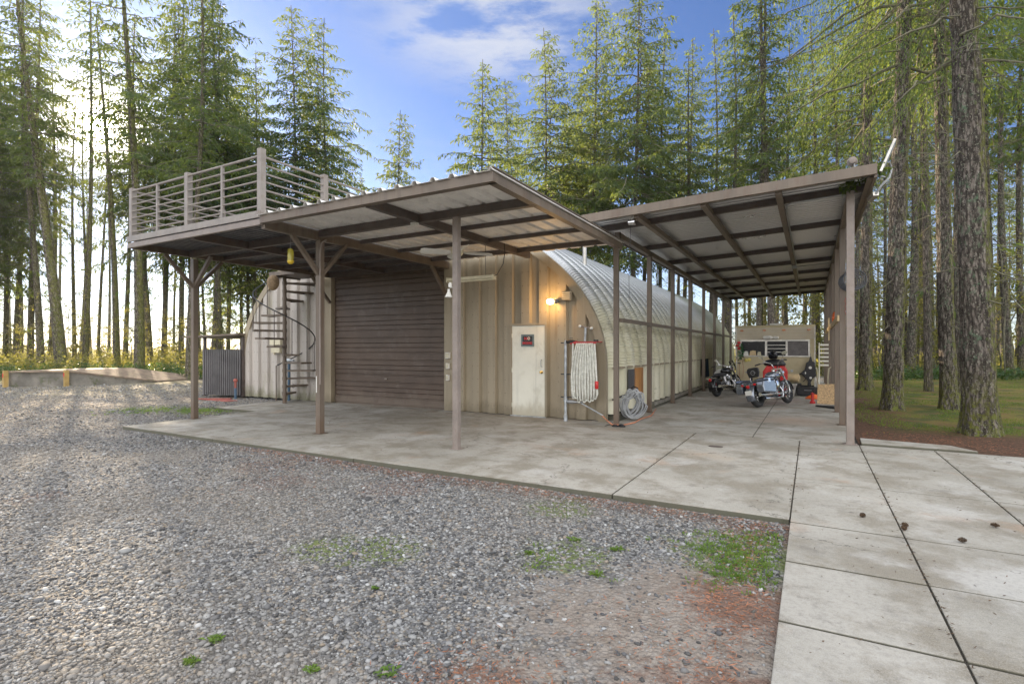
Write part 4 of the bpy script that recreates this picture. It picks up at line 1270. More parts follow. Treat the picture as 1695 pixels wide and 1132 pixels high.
tag(brush('undergrowth', 420, (-120, 420), (29.5, 52), (0.6, 1.5), mt['brush'], 21), 'sunlit low brush under the left wood', 'undergrowth', kind='stuff')
tag(brush('dark_undergrowth', 120, (-100, 420), (27.5, 34), (0.4, 0.8), mt['salal'], 22, 0.14, 0.05, 80), 'dark evergreen ground shrubs along the edge of the left wood', 'undergrowth', kind='stuff')
tag(brush('undergrowth', 420, (1150, 1800), (29, 52), (0.6, 1.5), mt['brush'], 23), 'golden low brush beyond the lawn on the right', 'undergrowth', kind='stuff')
tag(brush('dark_undergrowth', 90, (1380, 1800), (26.5, 31), (0.3, 0.7), mt['salal'], 24, 0.14, 0.05, 80), 'dark green shrubs edging the lawn', 'undergrowth', kind='stuff')
tag(brush('far_undergrowth', 500, (-150, 1850), (55, 120), (1.0, 2.6), mt['brush'], 25, 0.4, 0.12, 50), 'far brush across the back of the wood', 'undergrowth', kind='stuff')


def sapling(seed, H):
    rg = np.random.default_rng(seed)
    limbs = []; cs = []
    t = np.linspace(0, 1, 8)[:, None]
    main = np.array([0, 0, 0]) + np.array([0, 0, H]) * t + rg.normal(size=(8, 3)) * 0.06 * H * t * np.array([1, 1, 0])
    limbs.append((main, 0.035, 0.008))
    for b in range(16):
        k = rg.integers(2, 8); L = rg.uniform(0.15, 0.34) * H
        az = rg.uniform(0, 6.28); d = np.array([math.cos(az), math.sin(az), rg.uniform(0.0, 0.6)])
        tt = np.linspace(0, 1, 5)[:, None]
        path = main[k] + d * L * tt + rg.normal(size=(5, 3)) * 0.03 * L - np.array([0, 0, 0.25 * L]) * tt ** 2
        limbs.append((path, 0.014, 0.004))
        for q in (2, 3, 4): cs.append((*path[q], 0.16 * L + 0.18, 0.14 * L + 0.05))
    V, F = limb_tubes(limbs)
    lm = raw_mesh('stem', V, F, 4, mt['limb'])
    V, F = leaf_cloud(cs, 16, 0.13, 0.035, rg, up=-0.1)
    return lm, raw_mesh('crown', V, F, 4, mt['brush'])


SP = [sapling(31, 4.5), sapling(32, 6.0), sapling(33, 3.2)]
spx = [(1408, 38), (1425, 33), (1470, 40), (1490, 31), (1512, 42), (1535, 30), (1570, 34), (1586, 41), (1622, 38), (1655, 31), (1678, 40), (1372, 37), (1325, 41), (1295, 44), (1265, 40), (1400, 31), (1445, 34), (1455, 29), (1520, 33), (1552, 36), (1600, 31), (1640, 33), (1665, 27), (1690, 33), (1310, 36), (1340, 34), (1362, 32), (1236, 38), (1215, 36), (1190, 41), (1155, 43), (1120, 45),
       (130, 41), (60, 38), (112, 36), (175, 40), (216, 37), (262, 38), (290, 36), (345, 38), (400, 36), (20, 40), (985, 47), (1020, 49), (1080, 46)]
for i, (px, dp) in enumerate(spx):
    g = 'leafy saplings under the left wood' if px < 500 else ('leafy saplings behind the hut' if px < 1380 else 'leafy saplings beyond the lawn')
    lb = {'l': 'thin leafy sapling glowing yellow under the left wood', 'h': 'thin leafy sapling lit yellow behind the hut', 'b': 'thin leafy sapling lit gold beyond the lawn'}['l' if px < 500 else ('h' if px < 1380 else 'b')]
    o = empty('sapling', at(px, dp, -0.05), lb, 'sapling', g, rz=random.uniform(0, 6))
    s = random.uniform(0.8, 1.25) * (1.55 if px > 1240 else 1); o.scale = (s, s, s)
    a, b = SP[i % 3]
    link('stem', a, o); link('crown', b, o)

# ------------------------------------------------------------------ grass, weeds, litter, loose stones
GX = np.array([v.co.x for v in gr.data.vertices]).reshape(221, 221)[0]
GY = np.array([v.co.y for v in gr.data.vertices]).reshape(221, 221)[:, 0]
GZ = np.array([v.co.z for v in gr.data.vertices]).reshape(221, 221)


def gz(x, y):
    i = np.clip(np.searchsorted(GX, x) - 1, 0, 219); j = np.clip(np.searchsorted(GY, y) - 1, 0, 219)
    fx = (x - GX[i]) / (GX[i + 1] - GX[i]); fy = (y - GY[j]) / (GY[j + 1] - GY[j])
    return GZ[j, i] * (1 - fx) * (1 - fy) + GZ[j, i + 1] * fx * (1 - fy) + GZ[j + 1, i] * (1 - fx) * fy + GZ[j + 1, i + 1] * fx * fy


def wedge(n, d0, d1, rg, pw=1.0, pxa=-60, pxb=1760):
    u = rg.random(n)
    d = (d0 ** pw + u * (d1 ** pw - d0 ** pw)) ** (1 / pw)
    t = (rg.uniform(pxa, pxb, n) - 847.5) / F_PX
    return (-S_ + C_ * t) * d, (C_ + S_ * t) * d, d


def off_slab(x, y):
    on = ((y > 5.43) & (x > -12.05) & (x < -0.1)) | (x > -0.20) | ((y > 8.37) & (x > -13.8))
    return ~on


def stones():
    rg = np.random.default_rng(5)
    x, y, d = wedge(290000, 2.1, 24.0, rg, 0.62)
    k = off_slab(x, y)
    x, y, d = x[k], y[k], d[k]
    # fewer stones on the trodden dirt
    dd_ = np.minimum(np.hypot(x + 0.75, y - 3.1) / 0.85, np.hypot(x + 0.6, y - 2.3) / 0.8)
    k = rg.random(len(x)) < np.clip((dd_ - 0.75) * 1.6, 0.10, 1)
    x, y, d = x[k], y[k], d[k]
    n = len(x)
    ph = (1 + 5 ** 0.5) / 2
    ico = np.array([(-1, ph, 0), (1, ph, 0), (-1, -ph, 0), (1, -ph, 0), (0, -1, ph), (0, 1, ph), (0, -1, -ph), (0, 1, -ph), (ph, 0, -1), (ph, 0, 1), (-ph, 0, -1), (-ph, 0, 1)]) / 1.9
    fc = np.array([(0, 11, 5), (0, 5, 1), (0, 1, 7), (0, 7, 10), (0, 10, 11), (1, 5, 9), (5, 11, 4), (11, 10, 2), (10, 7, 6), (7, 1, 8), (3, 9, 4), (3, 4, 2), (3, 2, 6), (3, 6, 8), (3, 8, 9), (4, 9, 5), (2, 4, 11), (6, 2, 10), (8, 6, 7), (9, 8, 1)])
    size = np.exp(rg.normal(-4.95, 0.38, n)) * (1 + 0.045 * d)
    a = rg.uniform(0, 2 * PI, n)
    P = ico[None] * (1 + rg.normal(size=(n, 12, 3)) * 0.16)
    P = P * np.stack([size * rg.uniform(0.9, 1.5, n), size, size * rg.uniform(0.35, 0.75, n)], 1)[:, None, :]
    tl = rg.normal(size=n) * 0.3
    ct, st = np.cos(tl)[:, None], np.sin(tl)[:, None]
    X, Y_, Z = P[..., 0], P[..., 1], P[..., 2]
    X, Z = X * ct - Z * st, X * st + Z * ct
    ca, sa = np.cos(a)[:, None], np.sin(a)[:, None]
    X, Y_ = X * ca - Y_ * sa, X * sa + Y_ * ca
    V = np.stack([X + x[:, None], Y_ + y[:, None], Z + (gz(x, y) + size * 0.18)[:, None]], -1).reshape(-1, 3)
    F = (fc[None] + (np.arange(n) * 12)[:, None, None]).reshape(-1, 3)
    o = link('loose_gravel', raw_mesh('loose_gravel', V, F, 3, mt['stone']))
    tag(o, 'loose grey gravel stones of the yard', 'gravel', kind='stuff')


stones()


def blades(x, y, z, h, w, rg, lean=0.5):
    n = len(x)
    O = np.stack([x, y, z], 1)
    D = np.stack([rg.normal(size=n) * lean, rg.normal(size=n) * lean, np.ones(n)], 1)
    return kites(O, D, h, w, rg, 0.0)


def lawn_grass():
    rg = np.random.default_rng(8)
    x, y, d = wedge(60000, 9.5, 30, rg, 1.0, 1400, 1780)
    k = (x > 0.9) & (y > 10.6)
    x, y, d = x[k], y[k], d[k]
    m = np.array([noise.noise((a * 0.7, b * 0.7, 3)) for a, b in zip(x, y)])
    k = (m > -0.12) & (((y - 10.2) + m * 1.5 > 2.6) | (rg.random(len(x)) < 0.04))
    x, y, d = x[k], y[k], d[k]
    V, F = blades(x, y, np.full(len(x), -0.015), rg.uniform(0.02, 0.06, len(x)), rg.uniform(0.003, 0.007, len(x)), rg, 0.8)
    tag(link('lawn_grass', raw_mesh('lawn_grass', V, F, 4, mt['grass'])), 'short mossy grass of the lawn among the trunks', 'grass', kind='stuff')


lawn_grass()


def patch_grass(spots, seed, name, label, hh=(0.015, 0.045)):
    rg = np.random.default_rng(seed)
    X = []; Yv = []
    for (cx, cy, r, n) in spots:
        q = rg.normal(size=(n // 9, 2)) * r * 0.5
        q = np.repeat(q, 9, axis=0) + rg.normal(size=(len(q) * 9, 2)) * 0.018
        X.append(cx + q[:, 0]); Yv.append(cy + q[:, 1])
    x = np.concatenate(X); y = np.concatenate(Yv)
    k = off_slab(x, y); x, y = x[k], y[k]
    V, F = blades(x, y, gz(x, y) + 0.004, rg.uniform(*hh, len(x)), rg.uniform(0.003, 0.006, len(x)), rg, 0.9)
    tag(link(name, raw_mesh(name, V, F, 4, mt['weed'])), label, 'grass', kind='stuff')


patch_grass([(-0.5, 4.55, 0.42, 1500), (-0.45, 4.1, 0.35, 900), (-1.7, 3.7, 0.4, 120), (-0.32, 4.95, 0.15, 200)], 41, 'creeping_grass', 'sparse bright green grass in the gravel beside the path')
patch_grass([(-13.6, 8.1, 0.8, 1500), (-14.8, 7.4, 0.9, 900)], 42, 'grass_patch', 'bright green grass patch in the gravel left of the apron', (0.03, 0.08))


def needle_litter():
    rg = np.random.default_rng(9)
    P = []
    for i in range(2600):
        x = rg.uniform(-8, -0.2); P.append((x, 5.40 - abs(rg.normal()) * 0.16))
    for i in range(1500): P.append((-0.32 - abs(rg.normal()) * 0.2, rg.uniform(1.6, 5.2)))
    for (cx, cy, r, n) in ((-1.35, 2.0, 0.22, 900), (-0.38, 3.55, 0.2, 700), (-5.6, 4.3, 0.5, 250), (-6.6, 4.8, 0.4, 200), (-0.6, 2.7, 0.5, 500)):
        q = rg.normal(size=(n, 2)) * r; P += [(cx + a, cy + b) for a, b in q]
    P = np.array(P); k = off_slab(P[:, 0], P[:, 1]); P = P[k]; n = len(P)
    O = np.stack([P[:, 0], P[:, 1], gz(P[:, 0], P[:, 1]) + 0.013], 1)
    # litter of the bare bed on the right
    m = 5200
    x = rg.uniform(0.75, 7.5, m); y = 10.75 + abs(rg.normal(size=m)) * 0.9 ; y[x > 2.2] -= 0.4
    O = np.concatenate([O, np.stack([x, y, np.full(m, 0.012)], 1)]); n += m
    m = 3800
    x2, y2, _d = wedge(m, 10.5, 27, rg, 1.0, 1405, 1780); k2 = (x2 > 0.8) & (y2 > 10.7)
    O = np.concatenate([O, np.stack([x2[k2], y2[k2], np.full(k2.sum(), 0.016)], 1)]); n = len(O)
    a = rg.uniform(0, 2 * PI, n)
    D = np.stack([np.cos(a), np.sin(a), rg.normal(size=n) * 0.15], 1)
    V, F = kites(O, D, rg.uniform(0.02, 0.06, n), rg.uniform(0.0012, 0.003, n), rg, 0)
    mm = M('rusty_needle', (0.30, 0.13, 0.07), 0.9, 0, 0.4, 8)
    tag(link('needle_litter', raw_mesh('needle_litter', V, F, 4, mm)), 'rust-brown needles gathered along the concrete edges', 'needle litter', kind='stuff')


needle_litter()


def weed(x, y, r, label):
    rg = np.random.default_rng(int(abs(x * 977 + y * 131)))
    n = 46
    a = rg.uniform(0, 2 * PI, n)
    O = np.stack([rg.normal(size=n) * r * 0.35, rg.normal(size=n) * r * 0.25, np.full(n, 0.006)], 1)
    D = np.stack([np.cos(a), np.sin(a), rg.uniform(0.15, 0.9, n)], 1)
    V, F = kites(O, D, rg.uniform(0.5, 1.1, n) * r, rg.uniform(0.004, 0.008, n), rg, 0.25)
    z = float(gz(np.array([x]), np.array([y]))[0])
    o = link('weed', raw_mesh('weed', V, F, 4, mt['weed']), None, (x, y, z))
    tag(o, label, 'weed', 'grassy weeds in the gravel')


weed(-2.86, 1.75, 0.055, 'bright weed in the gravel, upper of the two by the bottom edge left of centre')
weed(-2.77, 1.57, 0.05, 'bright weed at the bottom edge, lower of the two left of centre')
weed(-2.17, 1.83, 0.04, 'small weed at the bottom edge in the middle of the gravel')
weed(-1.82, 1.98, 0.055, 'bright weed at the bottom edge next to the dirt patch')
weed(-2.55, 2.66, 0.03, 'tiny yellowish weed alone in the middle gravel')
weed(-1.72, 4.13, 0.05, 'small weed in the gravel nearest the apron edge')
weed(-1.36, 4.08, 0.055, 'bright weed between the mossy patch and the apron')
weed(-1.32, 3.57, 0.06, 'weed just above the bare dirt patch')
weed(-1.92, 3.7, 0.04, 'yellow-green weed left of the dirt patch')


def cone(x, y, rz, label, z=0.0):
    mb = MB()
    for k in range(9):
        h = -0.04 + k * 0.0085
        r = 0.015 * math.sin(PI * (k + 1) / 10.5) + 0.004
        for q in range(8):
            a = 2 * PI * (q + 0.5 * (k % 2)) / 8
            c, s = math.cos(a), math.sin(a)
            mb.add([(h, r * 0.5 * c, r * 0.5 * s), (h + 0.008, r * 1.1 * math.cos(a - 0.3), r * 1.1 * math.sin(a - 0.3)), (h + 0.004, r * 1.75 * c, r * 1.75 * s), (h + 0.008, r * 1.1 * math.cos(a + 0.3), r * 1.1 * math.sin(a + 0.3)), (h + 0.016, r * 0.5 * c, r * 0.5 * s)], [(0, 1, 2, 3), (4, 3, 2, 1)])
    mb.v = [(a * 0.78, b * 0.78, c * 0.78) for a, b, c in mb.v]
    mb.v = [(x + a * math.cos(rz) - b * math.sin(rz), y + a * math.sin(rz) + b * math.cos(rz), z + 0.024 + c) for a, b, c in mb.v]
    tag(mb.build('pine_cone', mt['cone']), label, 'pine cone', 'fir cones dropped on the concrete')


cone(1.05, 5.47, 0.2, 'largest brown cone alone on the right path slab')
cone(0.69, 5.60, 1.2, 'brown cone lying on the long path joint')
cone(0.71, 5.70, 2.2, 'cone beside another on the long path joint, the farther one')
cone(0.41, 5.84, 0.9, 'small cone on the path slab left of the long joint')
cone(1.39, 6.07, 2.8, 'small dark cone near the right frame edge on the path')


def slab_debris():
    rg = np.random.default_rng(19)
    x, y, d = wedge(3400, 2.4, 16, rg, 1.2)
    on = ((y > 5.5) & (y < 10.1) & (x > -12) & (x < 7)) | ((x > -0.1) & (x < 7) & (y < 10.1)) | ((x > -3.4) & (x < 0.5) & (y > 10.3) & (y < 26))
    k = on & (rg.random(len(x)) < np.where(x > -0.3, 0.9, 0.5))
    x, y = x[k], y[k]
    # bits caught in the joints
    jx = rg.choice([-0.17, 0.67, 1.63, -1.85], 1100) + rg.normal(size=1100) * 0.012; jy = rg.uniform(2.2, 10.1, 1100)
    kk = (jy > 5.6) | (jx > 0.3)
    x = np.concatenate([x, jx[kk]]); y = np.concatenate([y, jy[kk]])
    n = len(x); a = rg.uniform(0, 2 * PI, n)
    D = np.stack([np.cos(a), np.sin(a), rg.normal(size=n) * 0.1], 1)
    V, F = kites(np.stack([x, y, np.full(n, 0.006)], 1), D, rg.uniform(0.012, 0.04, n), rg.uniform(0.001, 0.005, n), rg, 0)
    tag(link('concrete_litter', raw_mesh('concrete_litter', V, F, 4, M('dark_litter', (0.10, 0.065, 0.04), 0.9, 0, 0.5, 9))), 'specks of bark, needles and twigs strewn on the concrete', 'litter', kind='stuff')


slab_debris()

# ------------------------------------------------------------------ fixtures on the front wall
def thing(name, loc, label, cat, group=None): return empty(name, loc, label, cat, group)


def arc(c, r, a0, a1, n, plane='xz'):
    out = []
    for i in range(n + 1):
        a = a0 + (a1 - a0) * i / n
        u, v = r * math.cos(a), r * math.sin(a)
        out.append((c[0] + u, c[1], c[2] + v) if plane == 'xz' else ((c[0] + u, c[1] + v, c[2]) if plane == 'xy' else (c[0], c[1] + u, c[2] + v)))
    return out


wl = thing('wall_lamp', (-4.96, 10.72, 2.58), 'lit jar lamp glowing orange on the tan wall above the entry door', 'wall lamp')
part('base', mt['grey'], wl, lambda m: m.lathe([(0.055, 0), (0.055, 0.05), (0.03, 0.06), (0.03, 0.10)], (-4.90, 10.68, 2.60), 16, 'y'))
em = bpy.data.materials.new('lamp_glow'); t = NT(em)
e = t.node('Emission'); e.inputs['Color'].default_value = (1.0, 0.62, 0.22, 1); e.inputs['Strength'].default_value = 14; t.done(e.outputs[0])
part('bulb', em, wl, lambda m: m.lathe([(0.02, -0.13), (0.05, -0.11), (0.062, -0.06), (0.058, 0.0), (0.04, 0.03)], (-4.97, 10.64, 2.585), 16, 'x'), smooth=True)
part('cap', mt['grey'], wl, lambda m: m.lathe([(0.045, 0.03), (0.05, 0.05), (0.05, 0.09), (0.02, 0.10)], (-4.97, 10.64, 2.585), 16, 'x'), smooth='auto')
pl = bpy.data.lights.new('lamp_light', 'POINT'); pl.energy = 8; pl.color = (1.0, 0.55, 0.2); pl.shadow_soft_size = 0.05
po = bpy.data.objects.new('lamp_light', pl); C.objects.link(po); po.parent = wl; po.location = (-0.06, -0.17, 0.0)

vb = thing('vent_box', (-4.66, 10.7, 2.62), 'small beige louvred box on the wall right of the lit lamp', 'vent')
part('body', mt['tan_wall'], vb, lambda m: m.box(-4.77, -4.55, 10.68, 10.78, 2.60, 2.80), bevel=0.008)
for k in range(4): part('louvre', mt['cream'], vb, lambda m: m.box(-4.75, -4.57, 10.665, 10.679, 2.63 + k * 0.042, 2.65 + k * 0.042))

fl = thing('tube_light', (-6.2, 8.9, 2.9), 'cream fluorescent tube fixture hanging on cords under the canopy', 'light fixture')
part('housing', mt['cream'], fl, lambda m: (m.box(-6.50, -5.42, 8.84, 8.96, 2.93, 2.99), m.box(-6.52, -6.495, 8.83, 8.97, 2.90, 3.0), m.box(-5.425, -5.40, 8.83, 8.97, 2.90, 3.0)), bevel=0.006)
for dy in (-0.025, 0.025): part('tube', mt['cream'], fl, lambda m: m.tube([(-6.49, 8.9 + dy, 2.91), (-5.43, 8.9 + dy, 2.91)], 0.018, 10), smooth='auto')
for x in (-6.3, -5.6): part('cord', mt['black'], fl, lambda m: m.tube([(x, 8.9, 2.99), (x, 8.88, 3.62)], 0.005, 5))
part('power_cord', mt['black'], fl, lambda m: m.tube([(-5.42, 8.9, 2.97), (-5.34, 8.9, 2.99), (-5.22, 8.93, 3.2), (-5.2, 8.96, 3.42), (-5.22, 8.98, 3.6)], 0.008, 6))

hub = at(757, 9.55, 0)
cf = thing('ceiling_fan', (hub.x, hub.y, 3.3), 'cream ceiling fan under the pale canopy roof', 'ceiling fan')
part('downrod', mt['cream'], cf, lambda m: (m.tube([(hub.x, hub.y, 3.42), (hub.x, hub.y, 3.70)], 0.012), m.lathe([(0.06, 0.62), (0.05, 0.66), (0.07, 0.70)], (hub.x, hub.y, 3.0), 16)))
part('motor', mt['cream'], cf, lambda m: m.lathe([(0.03, 0.20), (0.08, 0.22), (0.11, 0.26), (0.11, 0.32), (0.07, 0.40), (0.02, 0.43)], (hub.x, hub.y, 3.0), 20), smooth='auto')
for k in range(4):
    a = R(29.36 + 18 + 90 * k)
    d = Vector((math.cos(a), math.sin(a), 0)); n = Vector((-d.y, d.x, 0.5)).normalized()

    def bl(m):
        c = Vector((hub.x, hub.y, 3.27))
        vs = []
        for r, wd in ((0.12, 0.03), (0.2, 0.06), (0.60, 0.08), (0.66, 0.055)):
            for s in (-1, 1):
                for hh in (-0.004, 0.004): vs.append(c + d * r + n * wd * s + Vector((0, 0, hh)))
        fs = []
        for i in range(3):
            b = 4 * i
            fs += [(b, b + 2, b + 6, b + 4), (b + 1, b + 5, b + 7, b + 3), (b, b + 4, b + 5, b + 1), (b + 2, b + 3, b + 7, b + 6)]
        fs += [(0, 1, 3, 2), (12, 14, 15, 13)]
        m.add(vs, fs)
    part('blade', mt['white'], cf, bl)

p = at(481, 9.5, 0)
ft = thing('fly_trap', (p.x, p.y, 3.08), 'yellow plastic trap bottle hanging under the deck', 'fly trap')
part('bottle', mt['yellow_trap'], ft, lambda m: m.lathe([(0.03, 3.10), (0.052, 3.12), (0.055, 3.2), (0.052, 3.3), (0.035, 3.33)], (p.x, p.y, 0), 14), smooth='auto')
part('cap', M('yellow_cap', (0.8, 0.55, 0.03), 0.4), ft, lambda m: m.lathe([(0.012, 3.055), (0.03, 3.06), (0.058, 3.09), (0.058, 3.118), (0.02, 3.12)], (p.x, p.y, 0), 14), smooth='auto')
part('hanger', mt['grey'], ft, lambda m: m.tube([(p.x, p.y, 3.33), (p.x, p.y, 3.62)], 0.003, 5))

p = at(452, 13.8, 0)
hd = thing('hanging_gong', (p.x, p.y, 3.05), 'round tan disc hanging on a wire beside the top of the spiral stair', 'hanging disc')


def gong(m):
    n = 24
    f = Vector((S_, -C_, 0)); r = Vector((C_, S_, 0))
    vs = []
    for ring, (k, dpt) in enumerate(((1.0, 0), (0.9, 0.035), (0.5, 0.075))):
        for i in range(n):
            a = 2 * PI * i / n
            rr = 0.165 * k * (1 + 0.14 * max(0, -math.sin(a)) ** 3)
            vs.append(Vector((p.x, p.y, 3.27)) + r * rr * math.cos(a) + Vector((0, 0, 1)) * rr * 1.15 * math.sin(a) + f * dpt)
    vs.append(Vector((p.x, p.y, 3.27)) + f * 0.085)
    fs = []
    for q in range(2):
        for i in range(n): fs.append((q * n + i, q * n + (i + 1) % n, (q + 1) * n + (i + 1) % n, (q + 1) * n + i))
    for i in range(n): fs.append((2 * n + i, 2 * n + (i + 1) % n, 3 * n))
    fs.append(tuple(range(n)))
    m.add(vs, fs)


part('disc', mt['wicker'], hd, gong, smooth='auto')
part('wire', mt['black'], hd, lambda m: m.tube([(p.x, p.y, 3.45), (p.x, p.y, 3.6)], 0.004, 5))

tag(part('junction_box', mt['white'], None, lambda m: (m.box(-5.60, -5.50, 6.63, 6.695, 3.52, 3.57), m.lathe([(0.02, 0), (0.03, 0.02), (0.02, 0.04)], (-5.48, 6.66, 3.52), 10)), bevel=0.004), 'little white junction box under the crossing canopy beams', 'junction box')

p = at(1046, 9.65, 0)
sp_ = thing('spot_lamp', (p.x, p.y, 3.82), 'silver lamp head hanging at the front edge of the carport roof', 'light fixture')
part('stem', mt['alu'], sp_, lambda m: m.tube([(p.x, p.y, 3.86), (p.x, p.y, 3.98)], 0.012))
part('lamp_head', mt['chrome'], sp_, lambda m: m.lathe([(0.02, -0.07), (0.045, -0.06), (0.05, 0.02), (0.06, 0.06), (0.03, 0.065)], (p.x, p.y, 3.84), 14, 'x'), smooth='auto')
q = at(1042, 9.5, 0)
part('pull_cord', mt['black'], sp_, lambda m: m.tube([(p.x - 0.02, p.y, 3.80), (q.x, q.y, 3.2), (q.x - 0.01, q.y, 2.75), (q.x, q.y, 2.42)], 0.005, 5))

pf = thing('flood_lamp', (-4.86, 6.70, 2.35), 'white bell-shaped lamp clipped to the middle canopy post', 'light fixture')
part('socket', mt['white'], pf, lambda m: (m.lathe([(0.02, 2.49), (0.03, 2.50), (0.03, 2.55), (0.015, 2.57)], (-4.865, 6.70, 0), 12), m.tube([(-4.83, 6.72, 2.5), (-4.865, 6.70, 2.49)], 0.01)), smooth='auto')
part('bell', mt['white'], pf, lambda m: m.lathe([(0.018, 2.47), (0.022, 2.43), (0.05, 2.37), (0.062, 2.345), (0.05, 2.34)], (-4.885, 6.69, 0), 16), smooth='auto')
for z, wd, hh, lb in ((1.38, 0.13, 0.15, 'upper'), (1.12, 0.09, 0.14, 'middle'), (0.83, 0.08, 0.14, 'lowest')):
    sb = thing('switch_box', (-7.86, 10.74, z - 0.07), f'{lb} white electrical box on the garage door jamb', 'electrical box', 'electrical boxes on the jamb')
    part('box', mt['white'], sb, lambda m: m.box(-7.86 - wd / 2, -7.86 + wd / 2, 10.69, 10.758, z - hh / 2, z + hh / 2), bevel=0.008)
    part('cover', mt['cream'], sb, lambda m: m.box(-7.86 - wd / 2 + 0.015, -7.86 + wd / 2 - 0.015, 10.683, 10.689, z - hh / 2 + 0.02, z + hh / 2 - 0.02))

# sign on the entry door
sg = thing('door_sign', (-5.60, 10.76, 1.60), 'small framed black sign reading NO SMOKING in red on the cream door', 'sign')
SX, SZ = -5.645, 1.735
part('frame', M('sign_frame', (0.13, 0.17, 0.17), 0.35), sg, lambda m: (m.box(SX - 0.165, SX + 0.165, 10.755, 10.766, SZ - 0.14, SZ + 0.14)))
part('panel', mt['black'], sg, lambda m: m.box(SX - 0.125, SX + 0.125, 10.750, 10.754, SZ - 0.105, SZ + 0.10))


def text(s, x, z, size, mat, parent, y=10.7485):
    cu = bpy.data.curves.new('lettering', 'FONT'); cu.body = s; cu.size = size; cu.align_x = 'CENTER'; cu.extrude = 0.0006; cu.offset = size * 0.012
    tmp = bpy.data.objects.new('tmp', cu); C.objects.link(tmp)
    bpy.context.view_layer.update()
    me = bpy.data.meshes.new_from_object(tmp.evaluated_get(bpy.context.evaluated_depsgraph_get()))
    bpy.data.objects.remove(tmp)
    me.name = 'lettering'; me.materials.clear(); me.materials.append(mat)
    o = bpy.data.objects.new('lettering', me); C.objects.link(o)
    o.parent = parent; o.rotation_euler = (R(90), 0, 0)
    o.location = Vector((x, y, z)) - ORIG[parent.name]
    return o


rl = M('sign_red', (0.75, 0.02, 0.03), 0.4, 0, 0.02)
n_ = text('N', SX - 0.045, SZ + 0.01, 0.10, rl, sg)
part('ring', M('sign_ring', (0.85, 0.55, 0.42), 0.4), sg, lambda m: m.torus((SX + 0.035, 10.7485, SZ + 0.047), 0.026, 0.009, 'y', 20, 6, 0.15))
text('SMOKING', SX, SZ - 0.085, 0.062, rl, sg).scale = (0.92, 1.25, 1)

# ------------------------------------------------------------------ standpipe and hose rack
YR = 10.5
sp = thing('standpipe', (-4.59, YR, 0), 'galvanised standpipe with brackets beside the hanging white hose', 'pipe')
part('riser', mt['pipe'], sp, lambda m: (m.tube([(-4.59, YR, 0), (-4.59, YR, 0.48), (-4.59, YR, 1.70)], 0.03, 12), m.lathe([(0.042, 0.0), (0.042, 0.12), (0.032, 0.13)], (-4.59, YR, 0), 12), m.lathe([(0.04, 0.42), (0.04, 0.52)], (-4.59, YR, 0), 12), m.lathe([(0.038, 1.66), (0.02, 1.73)], (-4.59, YR, 0), 12)), smooth='auto')
for z in (1.66, 0.99, 0.50):
    part('bracket', mt['black'], sp, lambda m: (m.box(-4.70, -4.30, YR - 0.005, YR + 0.02, z, z + 0.025), m.box(-4.40, -4.37, YR + 0.02, 10.78, z, z + 0.025)))
part('valve', mt['grey'], sp, lambda m: (m.lathe([(0.03, -4.57), (0.045, -4.54), (0.045, -4.42), (0.03, -4.38), (0.025, -4.2)], (0, YR, 0.42), 12, 'x')), smooth='auto')
part('discharge_pipe', mt['pipe'], sp, lambda m: m.tube([(-4.38, YR, 0.42), (-4.25, YR, 0.41), (-3.74, YR - 0.02, 0.17)], 0.014, 8), smooth='auto')
part('top_valve', mt['black'], sp, lambda m: (m.lathe([(0.025, -4.56), (0.04, -4.5), (0.04, -4.42), (0.02, -4.36)], (0, YR - 0.03, 1.70), 10, 'x'), m.torus((-4.45, YR - 0.03, 1.77), 0.035, 0.006, 'z', 16, 6)), smooth='auto')
hk = thing('hose_rack', (-4.1, YR, 0.4), 'folded white canvas hose hanging on a red rack by the hut corner', 'fire hose')
part('rack', mt['red'], hk, lambda m: (m.box(-4.44, -3.88, YR - 0.055, YR - 0.035, 1.655, 1.70), m.box(-4.46, -4.43, YR - 0.06, YR + 0.28, 1.64, 1.72), m.box(-3.9, -3.86, YR - 0.06, YR + 0.28, 1.68, 1.70)))
part('rack_pin', mt['black'], hk, lambda m: m.box(-3.93, -3.85, YR - 0.07, YR + 0.0, 1.70, 1.735))
rg_ = random.Random(3)


def hose(m):
    n = 9
    for k in range(n):
        x = -4.30 + k * 0.042
        zb = 0.55 - 0.10 * math.sin(PI * k / (n - 1)) + rg_.uniform(-0.05, 0.03)
        if k > 5: zb += 0.0
        sp2 = (k - n / 2) * 0.022
        for s in (-0.014, 0.014):
            pts = []
            for i in range(9):
                u = i / 8
                z = 1.64 + (zb - 1.64) * u
                pts.append((x + s * (1 + 0.5 * u) + sp2 * math.sin(u * 2.2) + rg_.uniform(-0.004, 0.004), YR - 0.06 - 0.03 * math.sin(PI * u) + s * 0.4, z))
            m.tube(pts, 0.0145, 7)
        m.tube(arc((x + sp2 * math.sin(2.2), YR - 0.06, zb), 0.021, PI, 2 * PI, 6), 0.0145, 7)
        m.tube(arc((x, YR - 0.06, 1.64), 0.014, 0, PI, 5), 0.0145, 7)


